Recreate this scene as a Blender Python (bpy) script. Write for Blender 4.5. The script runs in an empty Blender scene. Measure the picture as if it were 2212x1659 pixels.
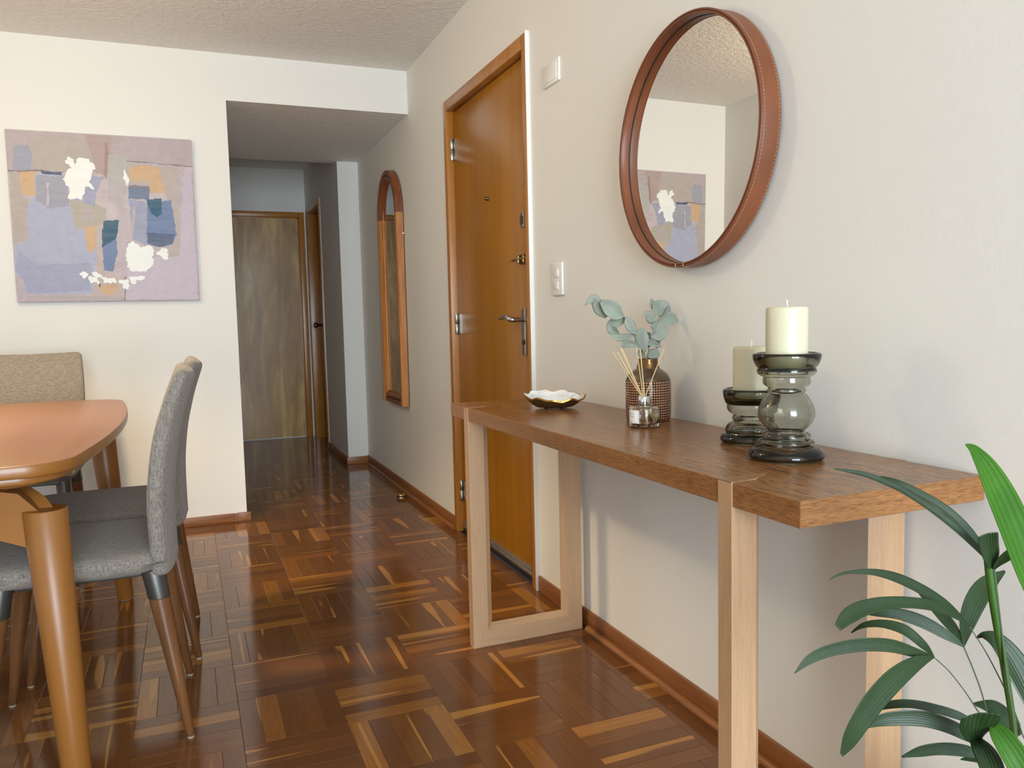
import bpy, bmesh, math, random
from mathutils import Vector, Matrix
random.seed(7)
S = bpy.context.scene
COL = S.collection
PI = math.pi

# ------------------------------------------------------------------ camera
F_PX, YAW, PITCH, ROLL = 1713.7, .3875, -.0825, -.0229
CAM = Vector((-1.2326, 0.0, 1.0706))
fwd0 = Vector((math.sin(YAW), math.cos(YAW), 0)); right0 = Vector((math.cos(YAW), -math.sin(YAW), 0)); up0 = Vector((0, 0, 1))
fwd = fwd0*math.cos(PITCH) + up0*math.sin(PITCH)
up1 = up0*math.cos(PITCH) - fwd0*math.sin(PITCH)
rt = right0*math.cos(ROLL) + up1*math.sin(ROLL)
up2 = up1*math.cos(ROLL) - right0*math.sin(ROLL)
cd = bpy.data.cameras.new('camera'); cam = bpy.data.objects.new('camera', cd); COL.objects.link(cam)
cd.sensor_width = 36; cd.lens = F_PX*36/2212; cd.clip_start = .01
m3 = Matrix((rt, up2, -fwd)).transposed()
cam.matrix_world = Matrix.Translation(CAM) @ m3.to_4x4()
S.camera = cam

# ------------------------------------------------------------------ world, lights, exposure
S.view_settings.view_transform = 'Standard'; S.view_settings.look = 'None'
S.view_settings.gamma = 1; S.view_settings.use_curve_mapping = False
S.view_settings.exposure = -0.33
w = bpy.data.worlds.new('sky'); S.world = w; w.use_nodes = True
w.node_tree.nodes['Background'].inputs[0].default_value = (.62, .78, 1, 1)
w.node_tree.nodes['Background'].inputs[1].default_value = 1.0

def light(name, kind, loc, power, color, size=.1, size_y=None, rot=(0, 0, 0)):
    d = bpy.data.lights.new(name, kind); d.energy = power; d.color = color
    if kind == 'AREA':
        d.shape = 'RECTANGLE'; d.size = size; d.size_y = size_y or size
    else:
        d.shadow_soft_size = size
    o = bpy.data.objects.new(name, d); COL.objects.link(o); o.location = loc; o.rotation_euler = rot
    return o
# daylight of the living-room window behind the camera
light('window_rear_offscreen', 'AREA', (-1.15, -3.16, 1.24), 350, (.77, .895, 1.0), 1.9, 2.2, (PI/2, 0, 0))
# warm shaded pendant above the dining table, left of the frame: direct cone below the shade
o = light('pendant_lamp_left_offscreen', 'SPOT', (-2.02, 2.88, 2.02), 120, (1.0, .76, .45), .07); o.data.spot_size = 2.05; o.data.spot_blend = .35
light('warm_fill_left_offscreen', 'POINT', (-2.02, 2.88, 2.08), 32, (1.0, .80, .50), .12)  # added warm fill at the pendant, brightens ceiling and walls

# ------------------------------------------------------------------ helpers
def lin(c):
    return tuple(((x/255)/12.92 if x/255 <= .04045 else ((x/255+.055)/1.055)**2.4) for x in c)

class NT:
    def __init__(s, name):
        s.m = bpy.data.materials.new(name); s.m.use_nodes = True; s.t = s.m.node_tree
        s.b = s.t.nodes['Principled BSDF']; s.o = s.t.nodes['Material Output']
    def n(s, typ, **k):
        x = s.t.nodes.new('ShaderNode'+typ)
        for a, v in k.items(): setattr(x, a, v)
        return x
    def put(s, sock, v):
        if isinstance(v, bpy.types.NodeSocket): s.t.links.new(v, sock)
        elif isinstance(v, (tuple, list)) and len(v) == 3 and sock.type == 'RGBA': sock.default_value = (*v, 1)
        else: sock.default_value = v
    def p(s, **k):
        for a, v in k.items(): s.put(s.b.inputs[a.replace('_', ' ')], v)
    def math(s, op, a, b=0.0, c=0.0):
        x = s.n('Math', operation=op); s.put(x.inputs[0], a); s.put(x.inputs[1], b); s.put(x.inputs[2], c); return x.outputs[0]
    def coord(s, kind='Object', scale=(1, 1, 1), loc=(0, 0, 0), rot=(0, 0, 0)):
        tc = s.n('TexCoord'); mp = s.n('Mapping'); s.t.links.new(tc.outputs[kind], mp.inputs[0])
        mp.inputs['Scale'].default_value = scale; s.put(mp.inputs['Location'], loc); mp.inputs['Rotation'].default_value = rot
        return mp.outputs[0]
    def noise(s, vec, scale, detail=2.0, rough=.5, dist=0.0):
        x = s.n('TexNoise'); s.put(x.inputs['Vector'], vec); x.inputs['Scale'].default_value = scale
        x.inputs['Detail'].default_value = detail; x.inputs['Roughness'].default_value = rough; x.inputs['Distortion'].default_value = dist
        return x.outputs['Fac']
    def ramp(s, fac, stops, interp='LINEAR'):
        x = s.n('ValToRGB'); s.put(x.inputs[0], fac); cr = x.color_ramp; cr.interpolation = interp
        while len(cr.elements) < len(stops): cr.elements.new(.5)
        for e, (ps, c) in zip(cr.elements, stops):
            e.position = ps; e.color = (*c, 1) if len(c) == 3 else c
        return x.outputs[0]
    def mix(s, fac, a, b, blend='MIX'):
        x = s.n('Mix', data_type='RGBA', blend_type=blend); s.put(x.inputs[0], fac); s.put(x.inputs[6], a); s.put(x.inputs[7], b)
        return x.outputs[2]
    def bump(s, h, strength=.3, dist=.001):
        x = s.n('Bump'); x.inputs['Strength'].default_value = strength; x.inputs['Distance'].default_value = dist
        s.put(x.inputs['Height'], h); s.put(s.b.inputs['Normal'], x.outputs[0]); return x
W3 = lambda v: (v, v, v)

def plain(name, c, rough=.5, metal=0.0, spec=.5, **k):
    t = NT(name); t.p(Base_Color=c, Roughness=rough, Metallic=metal); t.b.inputs['Specular IOR Level'].default_value = spec
    for a, v in k.items(): t.put(t.b.inputs[a.replace('_', ' ')], v)
    return t.m

def paint_wall(name, c, bump=.14, scale=160):
    t = NT(name); v = t.coord(); f = t.noise(v, scale, 3, .6); 
    t.p(Base_Color=c, Roughness=.62); t.b.inputs['Specular IOR Level'].default_value = .25
    t.bump(f, bump, .002); return t.m

def stucco(name, c):
    t = NT(name); v = t.coord(scale=(1, 1.5, 1)); a = t.noise(v, 30, 4, .62, .6); b = t.noise(v, 85, 3, .6)
    h = t.math('ADD', t.math('POWER', a, 1.6), t.math('MULTIPLY', b, .35))
    t.p(Base_Color=c, Roughness=.8); t.b.inputs['Specular IOR Level'].default_value = .2
    t.bump(h, .9, .017); return t.m

def wood(name, c1, c2, axis='Z', k=1.0, rough=.35, pores=0.0, pore_c=None, coat=0.0, contrast=(.32, .68), bump=.12, rnd=True, pt=(.54, .63)):
    """grain stretched along one object axis"""
    t = NT(name); st = {'X': (.05, 1, 1), 'Y': (1, .05, 1), 'Z': (1, 1, .05)}[axis]
    info = t.n('ObjectInfo'); off = t.n('CombineXYZ')
    for i in range(3): t.put(off.inputs[i], t.math('MULTIPLY', info.outputs['Random'], (3.1, 5.7, 7.9)[i] if rnd else 0.0))
    v = t.coord(scale=tuple(s*k for s in st), loc=off.outputs[0])
    a = t.noise(v, 16, 4, .55, 1.2); b = t.noise(v, 130, 3, .6)
    g = t.math('ADD', t.math('MULTIPLY', a, .72), t.math('MULTIPLY', b, .28))
    col = t.ramp(g, [(contrast[0], c1), (contrast[1], c2)])
    if pores:
        st2 = tuple(.018*20*s if s != 1 else 1 for s in st)
        pv = t.coord(scale=tuple((.085 if s != 1 else 1)*k for s in st), loc=off.outputs[0])
        pn = t.noise(pv, 230, 2, .5, .3); wide = t.noise(v, 9, 2, .5, 1.5)
        f = t.ramp(t.math('ADD', pn, t.math('MULTIPLY', t.math('SUBTRACT', wide, .5), .16)), [(pt[0], (0, 0, 0)), (pt[1], W3(1))])
        col = t.mix(t.math('MULTIPLY', f, pores), col, pore_c)
        t.bump(t.math('SUBTRACT', 1.0, f), bump, .0006)
    else:
        t.bump(b, bump, .0004)
    t.p(Base_Color=col, Roughness=rough, Coat_Weight=coat, Coat_Roughness=.12)
    return t.m

def tag(o, label=None, cat=None, group=None, kind=None):
    for a, v in (('label', label), ('category', cat), ('group', group), ('kind', kind)):
        if v: o[a] = v
    return o
def empty(name, loc=(0, 0, 0), rz=0.0):
    o = bpy.data.objects.new(name, None); COL.objects.link(o); o.location = loc; o.rotation_euler = (0, 0, rz); o.empty_display_size = .05
    return o
def link(name, me, parent=None):
    o = bpy.data.objects.new(name, me); COL.objects.link(o)
    if parent: o.parent = parent
    return o
def mesh(name, V, Fc, mats, parent=None, smooth=None, fm=None):
    me = bpy.data.meshes.new(name); me.from_pydata([tuple(v) for v in V], [], Fc)
    for m in (mats if isinstance(mats, (list, tuple)) else [mats]): me.materials.append(m)
    if fm:
        for i, p in enumerate(me.polygons): p.material_index = fm(p) if callable(fm) else fm[i]
    bm = bmesh.new(); bm.from_mesh(me); bmesh.ops.recalc_face_normals(bm, faces=bm.faces); bm.to_mesh(me); bm.free()
    if smooth is not None:
        me.polygons.foreach_set('use_smooth', [True]*len(me.polygons))
        if smooth < 180: me.set_sharp_from_angle(angle=math.radians(smooth))
    return link(name, me, parent)
def boxes(name, L, mats, parent=None, bevel=0.0, seg=2, smooth=30, fm=None, mat4=None):
    """L: list of (x0,x1,y0,y1,z0,z1) joined into one mesh"""
    bm = bmesh.new()
    for x0, x1, y0, y1, z0, z1 in L:
        r = bmesh.ops.create_cube(bm, size=1)
        for v in r['verts']: v.co = Vector(((x0+x1)/2+v.co.x*(x1-x0), (y0+y1)/2+v.co.y*(y1-y0), (z0+z1)/2+v.co.z*(z1-z0)))
    if bevel: bmesh.ops.bevel(bm, geom=bm.edges[:], offset=bevel, segments=seg, profile=.5, affect='EDGES')
    if mat4: bmesh.ops.transform(bm, matrix=mat4, verts=bm.verts)
    bmesh.ops.recalc_face_normals(bm, faces=bm.faces)
    me = bpy.data.meshes.new(name); bm.to_mesh(me); bm.free()
    for m in (mats if isinstance(mats, (list, tuple)) else [mats]): me.materials.append(m)
    if fm:
        for p in me.polygons: p.material_index = fm(p)
    if bevel and smooth:
        me.polygons.foreach_set('use_smooth', [True]*len(me.polygons)); me.set_sharp_from_angle(angle=math.radians(smooth))
    return link(name, me, parent)
def lathe(name, prof, mat, parent=None, n=48, axis='Z', smooth=50, close=False, loc=(0, 0, 0), fm=None):
    """prof: list of (r, h). revolve about the axis"""
    V, Fc = [], []; m = len(prof)
    for i in range(n):
        a = 2*PI*i/n; c, s = math.cos(a), math.sin(a)
        for r, h in prof:
            p = {'Z': (r*c, r*s, h), 'X': (h, r*c, r*s), 'Y': (r*c, h, r*s)}[axis]
            V.append((p[0]+loc[0], p[1]+loc[1], p[2]+loc[2]))
    mm = m if close else m-1
    idx = []
    for i in range(n):
        for j in range(mm):
            a, b = i*m+j, i*m+(j+1) % m; c, d = ((i+1) % n)*m+(j+1) % m, ((i+1) % n)*m+j
            Fc.append((a, b, c, d)); idx.append(j)
    o = mesh(name, V, Fc, mat, parent, smooth)
    bm = bmesh.new(); bm.from_mesh(o.data); bmesh.ops.remove_doubles(bm, verts=bm.verts, dist=1e-6)
    bmesh.ops.dissolve_degenerate(bm, dist=1e-7, edges=bm.edges); bmesh.ops.recalc_face_normals(bm, faces=bm.faces); bm.to_mesh(o.data); bm.free()
    return o
def smooth_path(P, sub=6):
    P = [Vector(p) for p in P]; out = []
    for i in range(len(P)-1):
        p0 = P[max(i-1, 0)]; p1 = P[i]; p2 = P[i+1]; p3 = P[min(i+2, len(P)-1)]
        for k in range(sub):
            t = k/sub
            out.append(.5*((2*p1)+(p2-p0)*t+(2*p0-5*p1+4*p2-p3)*t*t+(3*p1-p0-3*p2+p3)*t**3))
    out.append(P[-1]); return out
def tube(name, P, R, mat, parent=None, n=10, sub=5, caps=True, flat=1.0):
    """tube along a smoothed path; R one radius or one per control point"""
    if not isinstance(R, (list, tuple)): R = [R]*len(P)
    C = smooth_path(P, sub) if sub > 1 else [Vector(p) for p in P]
    Rs = [v.x for v in smooth_path([(r, 0, 0) for r in R], sub)] if sub > 1 else R
    V, Fc = [], []; ref = None
    for i, c in enumerate(C):
        tg = (C[min(i+1, len(C)-1)]-C[max(i-1, 0)]).normalized()
        if ref is None: ref = tg.orthogonal().normalized()
        ref = (ref-tg*ref.dot(tg)).normalized(); b = tg.cross(ref)
        for k in range(n):
            a = 2*PI*k/n; V.append(c+(ref*math.cos(a)+b*math.sin(a)*flat)*max(Rs[i], 1e-5))
    for i in range(len(C)-1):
        for k in range(n): Fc.append((i*n+k, i*n+(k+1) % n, (i+1)*n+(k+1) % n, (i+1)*n+k))
    if caps: Fc += [tuple(range(n)), tuple((len(C)-1)*n+k for k in range(n))]
    return mesh(name, V, Fc, mat, parent, 45)
def copy_tree(o, parent=None):
    c = o.copy(); COL.objects.link(c)
    if parent: c.parent = parent
    for ch in list(o.children): copy_tree(ch, c)
    return c
def leaf(name, P, Wd, mat, parent, nrm, fold=.15, cup=0.0, nw=4, sub=4, thick=.0004):
    """a leaf blade along a path: half widths Wd, facing roughly nrm, folded along the midrib"""
    C = smooth_path(P, sub); Ws = [max(v.x, .0004) for v in smooth_path([(r, 0, 0) for r in Wd], sub)]
    V, Fc, uv = [], [], []; nv = Vector(nrm).normalized(); cols = 2*nw+1; prev = None
    for i, c in enumerate(C):
        tg = (C[min(i+1, len(C)-1)]-C[max(i-1, 0)]).normalized()
        side = tg.cross(nv)
        if side.length < .15: side = prev or tg.orthogonal()
        side.normalize()
        if prev and side.dot(prev) < 0: side = -side
        prev = side; n2 = side.cross(tg).normalized()
        for k in range(-nw, nw+1):
            s = k/nw; V.append(c+side*(s*Ws[i])+n2*(Ws[i]*(fold*abs(s)+cup*s*s)))
            uv.append((s*.5+.5, i/(len(C)-1)))
    for i in range(len(C)-1):
        for k in range(cols-1): Fc.append((i*cols+k, i*cols+k+1, (i+1)*cols+k+1, (i+1)*cols+k))
    o = mesh(name, V, Fc, mat, parent, 180)
    ul = o.data.uv_layers.new(name='UVMap')
    for lp in o.data.loops: ul.data[lp.index].uv = uv[lp.vertex_index]
    md = o.modifiers.new('thickness', 'SOLIDIFY'); md.thickness = thick; md.offset = 0
    return o
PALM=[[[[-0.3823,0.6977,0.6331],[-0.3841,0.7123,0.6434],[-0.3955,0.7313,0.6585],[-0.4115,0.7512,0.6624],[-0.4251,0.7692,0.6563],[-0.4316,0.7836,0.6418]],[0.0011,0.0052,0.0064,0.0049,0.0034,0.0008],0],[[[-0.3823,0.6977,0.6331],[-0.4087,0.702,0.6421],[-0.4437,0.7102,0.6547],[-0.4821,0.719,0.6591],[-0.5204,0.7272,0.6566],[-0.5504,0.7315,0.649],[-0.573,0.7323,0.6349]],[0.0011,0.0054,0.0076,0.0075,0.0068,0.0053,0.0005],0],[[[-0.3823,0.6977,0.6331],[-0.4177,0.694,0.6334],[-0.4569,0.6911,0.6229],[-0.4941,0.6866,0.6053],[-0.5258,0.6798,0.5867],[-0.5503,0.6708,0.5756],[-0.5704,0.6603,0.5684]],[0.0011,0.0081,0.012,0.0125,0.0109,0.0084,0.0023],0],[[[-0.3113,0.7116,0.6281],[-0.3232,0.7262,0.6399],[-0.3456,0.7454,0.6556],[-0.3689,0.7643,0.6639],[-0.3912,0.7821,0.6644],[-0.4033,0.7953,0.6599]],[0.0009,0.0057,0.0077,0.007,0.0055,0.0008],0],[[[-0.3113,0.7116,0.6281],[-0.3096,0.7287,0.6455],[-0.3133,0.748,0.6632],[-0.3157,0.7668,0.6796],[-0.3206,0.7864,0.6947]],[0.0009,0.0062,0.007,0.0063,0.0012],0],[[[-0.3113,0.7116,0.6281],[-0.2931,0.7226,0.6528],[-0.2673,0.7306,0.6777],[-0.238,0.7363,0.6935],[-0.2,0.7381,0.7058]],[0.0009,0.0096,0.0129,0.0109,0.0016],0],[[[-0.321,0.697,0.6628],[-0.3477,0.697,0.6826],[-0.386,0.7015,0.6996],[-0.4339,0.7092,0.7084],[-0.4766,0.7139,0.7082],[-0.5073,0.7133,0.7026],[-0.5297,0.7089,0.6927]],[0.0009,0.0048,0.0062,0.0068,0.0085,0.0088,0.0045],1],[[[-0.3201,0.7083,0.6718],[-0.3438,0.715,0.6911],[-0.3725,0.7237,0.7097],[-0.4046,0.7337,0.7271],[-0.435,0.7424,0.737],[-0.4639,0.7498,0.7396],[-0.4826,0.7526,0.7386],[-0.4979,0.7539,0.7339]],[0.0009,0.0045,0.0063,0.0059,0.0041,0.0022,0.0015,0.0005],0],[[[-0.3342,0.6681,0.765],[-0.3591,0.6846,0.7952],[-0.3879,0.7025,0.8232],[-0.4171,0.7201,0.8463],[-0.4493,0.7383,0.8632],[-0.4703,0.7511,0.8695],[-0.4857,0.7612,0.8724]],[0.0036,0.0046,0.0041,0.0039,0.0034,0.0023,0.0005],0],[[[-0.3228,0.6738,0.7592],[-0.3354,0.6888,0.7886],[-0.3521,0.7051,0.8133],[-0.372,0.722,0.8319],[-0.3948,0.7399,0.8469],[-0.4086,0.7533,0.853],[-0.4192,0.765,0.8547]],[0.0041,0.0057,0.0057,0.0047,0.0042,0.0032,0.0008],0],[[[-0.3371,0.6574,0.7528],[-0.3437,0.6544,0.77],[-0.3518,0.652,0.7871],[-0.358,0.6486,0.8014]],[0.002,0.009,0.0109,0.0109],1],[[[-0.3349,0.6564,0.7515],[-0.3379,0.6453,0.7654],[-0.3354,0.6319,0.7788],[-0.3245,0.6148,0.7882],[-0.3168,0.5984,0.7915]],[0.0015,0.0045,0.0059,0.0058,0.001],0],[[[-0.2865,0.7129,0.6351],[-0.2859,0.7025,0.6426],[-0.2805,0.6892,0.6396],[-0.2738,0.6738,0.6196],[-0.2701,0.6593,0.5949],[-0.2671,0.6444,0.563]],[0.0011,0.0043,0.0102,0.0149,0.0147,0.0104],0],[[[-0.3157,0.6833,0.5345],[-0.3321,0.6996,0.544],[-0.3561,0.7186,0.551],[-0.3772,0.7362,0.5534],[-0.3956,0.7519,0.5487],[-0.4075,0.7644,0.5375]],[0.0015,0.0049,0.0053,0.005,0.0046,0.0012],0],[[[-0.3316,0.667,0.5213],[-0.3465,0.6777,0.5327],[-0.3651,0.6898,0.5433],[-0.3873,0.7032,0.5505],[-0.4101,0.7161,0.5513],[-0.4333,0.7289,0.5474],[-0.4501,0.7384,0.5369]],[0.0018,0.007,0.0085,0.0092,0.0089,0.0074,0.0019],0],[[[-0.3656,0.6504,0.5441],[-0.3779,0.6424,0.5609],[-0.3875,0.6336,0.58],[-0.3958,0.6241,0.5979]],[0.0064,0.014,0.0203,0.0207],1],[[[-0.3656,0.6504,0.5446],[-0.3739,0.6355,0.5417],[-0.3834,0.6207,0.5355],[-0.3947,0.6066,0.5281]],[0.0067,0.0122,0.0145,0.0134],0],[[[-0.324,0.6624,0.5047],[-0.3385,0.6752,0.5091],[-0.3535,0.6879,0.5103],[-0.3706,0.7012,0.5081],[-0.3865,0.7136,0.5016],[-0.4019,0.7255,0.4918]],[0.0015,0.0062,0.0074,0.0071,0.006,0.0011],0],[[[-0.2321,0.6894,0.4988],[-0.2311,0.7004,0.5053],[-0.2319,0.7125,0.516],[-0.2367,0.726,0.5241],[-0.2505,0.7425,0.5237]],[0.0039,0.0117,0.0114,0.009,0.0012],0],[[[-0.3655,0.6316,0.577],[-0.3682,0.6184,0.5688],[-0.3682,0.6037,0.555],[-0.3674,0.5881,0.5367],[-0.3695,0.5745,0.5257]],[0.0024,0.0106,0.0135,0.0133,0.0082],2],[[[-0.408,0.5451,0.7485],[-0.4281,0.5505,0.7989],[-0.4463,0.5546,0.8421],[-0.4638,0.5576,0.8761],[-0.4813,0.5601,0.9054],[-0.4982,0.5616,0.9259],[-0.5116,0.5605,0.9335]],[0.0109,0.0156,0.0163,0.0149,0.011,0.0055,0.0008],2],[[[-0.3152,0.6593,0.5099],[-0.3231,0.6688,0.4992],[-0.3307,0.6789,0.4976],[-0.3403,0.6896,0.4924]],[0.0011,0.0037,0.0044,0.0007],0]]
PALM_STEMS=[[[[-0.3314,0.6665,0.7598],[-0.3231,0.667,0.7218],[-0.3128,0.6659,0.6756],[-0.3021,0.6647,0.6313],[-0.2919,0.664,0.5891],[-0.2819,0.6629,0.5411],[-0.2748,0.6641,0.5059]],[0.0046,0.0051,0.0049,0.0047,0.0045,0.0042,0.0042],0],[[[-0.3245,0.6626,0.7469],[-0.3181,0.6622,0.712],[-0.3109,0.6607,0.6665],[-0.3025,0.6567,0.5998],[-0.2933,0.6535,0.5455]],[0.0013,0.0013,0.0013,0.0013,0.0013],0],[[[-0.3823,0.6977,0.6331],[-0.3586,0.6947,0.6114],[-0.3341,0.6907,0.5814],[-0.3144,0.689,0.5548],[-0.2913,0.6853,0.5222],[-0.268,0.6813,0.4873]],[0.0007,0.0007,0.0007,0.0009,0.0009,0.0011],0],[[[-0.3113,0.7116,0.6281],[-0.3024,0.7056,0.6018],[-0.2935,0.6992,0.5712],[-0.2872,0.6939,0.5408],[-0.2778,0.6867,0.5027],[-0.2655,0.6786,0.4682]],[0.0009,0.0009,0.0009,0.0009,0.0011,0.0013],0],[[[-0.321,0.697,0.6628],[-0.3019,0.6884,0.6299],[-0.2816,0.6783,0.5857],[-0.2677,0.6717,0.5508],[-0.2578,0.6671,0.5197],[-0.2512,0.6641,0.4922]],[0.0007,0.0007,0.0009,0.0009,0.0009,0.0011],0]]
EUC=[[[[-0.1947,1.8683,1.0674],[-0.2123,1.8745,1.0865],[-0.2191,1.8763,1.1066],[-0.2291,1.8787,1.1174],[-0.2509,1.8834,1.1014]],[0.0037,0.0112,0.0118,0.0091,0.0011],0],[[[-0.1588,1.843,1.0691],[-0.1773,1.8477,1.0788],[-0.1965,1.8534,1.0951],[-0.2158,1.859,1.1101]],[0.0043,0.0165,0.017,0.0048],0],[[[-0.1465,1.8484,1.0649],[-0.1617,1.8593,1.0573],[-0.1771,1.8702,1.0483],[-0.1717,1.872,1.0321],[-0.1559,1.8703,1.0244]],[0.0032,0.0113,0.0108,0.0108,0.0027],0],[[[-0.1288,1.8264,1.0205],[-0.1395,1.8287,1.0381],[-0.1495,1.8306,1.0542],[-0.1554,1.8307,1.0689]],[0.0021,0.0112,0.0106,0.0021],0],[[[-0.1253,1.8357,1.0195],[-0.1525,1.8392,1.0157],[-0.1745,1.8408,1.0137],[-0.1983,1.8441,1.0231]],[0.0021,0.0069,0.0085,0.0011],0],[[[-0.113,1.8276,0.9848],[-0.1375,1.8314,0.9967],[-0.157,1.8321,0.996],[-0.1703,1.8294,0.9859]],[0.0016,0.0064,0.0096,0.0037],0],[[[-0.112,1.8045,0.9739],[-0.1191,1.8059,0.998],[-0.1222,1.8055,1.0192],[-0.1182,1.8018,1.037]],[0.0027,0.0138,0.0148,0.0048],0],[[[-0.0982,1.8214,0.9836],[-0.0892,1.8305,1.0046],[-0.0803,1.8394,1.0244]],[0.0021,0.007,0.0027],0],[[[-0.0493,1.8194,1.0639],[-0.051,1.8253,1.0815],[-0.0512,1.8307,1.0999],[-0.0513,1.8352,1.1099]],[0.0059,0.0194,0.0183,0.0054],0],[[[-0.0403,1.8161,1.0678],[-0.0362,1.8102,1.081],[-0.0347,1.8053,1.0937]],[0.0054,0.0064,0.0011],0],[[[-0.0678,1.8293,1.0899],[-0.0748,1.828,1.1033],[-0.0795,1.8254,1.114]],[0.007,0.007,0.0016],0],[[[-0.0666,1.8146,1.0522],[-0.0829,1.8184,1.0606],[-0.0914,1.8195,1.0741],[-0.1074,1.8222,1.0718]],[0.0021,0.0112,0.0085,0.0011],0],[[[-0.0654,1.8141,1.0522],[-0.044,1.8131,1.0571],[-0.0252,1.8128,1.0594],[-0.0043,1.8108,1.0516]],[0.0027,0.015,0.0135,0.0014],0],[[[-0.0704,1.8054,1.0523],[-0.0755,1.8024,1.0365],[-0.0811,1.7998,1.0221],[-0.0976,1.8021,1.0132]],[0.0053,0.0197,0.0191,0.0032],0],[[[-0.1049,1.8153,1.0053],[-0.0914,1.8035,0.9958],[-0.0713,1.789,0.9867]],[0.0021,0.008,0.0011],0],[[[-0.0661,1.8189,0.9812],[-0.0629,1.8246,0.9984],[-0.0558,1.8285,1.0143]],[0.0032,0.0092,0.0038],0],[[[-0.1004,1.8203,0.9609],[-0.0823,1.8134,0.9666],[-0.0667,1.8074,0.9708]],[0.0027,0.0123,0.0054],0],[[[-0.1075,1.8229,0.9571],[-0.1087,1.8298,0.969],[-0.1022,1.8337,0.9813]],[0.0027,0.0091,0.0032],0],[[[-0.0841,1.8375,0.9854],[-0.0691,1.8384,1.0038],[-0.0731,1.8469,1.0201]],[0.0022,0.0108,0.0027],0]]
EUC_STEMS=[[[[-0.1023,1.8191,0.9383],[-0.1049,1.822,0.9597],[-0.1154,1.8296,0.9974],[-0.1252,1.8358,1.0216],[-0.1457,1.8473,1.0569],[-0.1598,1.8544,1.0719],[-0.1847,1.8665,1.0926],[-0.2088,1.8775,1.1065]],[0.0016,0.0016,0.0013,0.0013,0.0011,0.0011,0.0008,0.0005],0],[[[-0.0999,1.818,0.9382],[-0.0961,1.8186,0.9622],[-0.0881,1.8185,0.9967],[-0.0753,1.8161,1.0284],[-0.0654,1.8141,1.0522],[-0.0619,1.8144,1.0708]],[0.0016,0.0016,0.0013,0.0013,0.0011,0.0008],0]]
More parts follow.
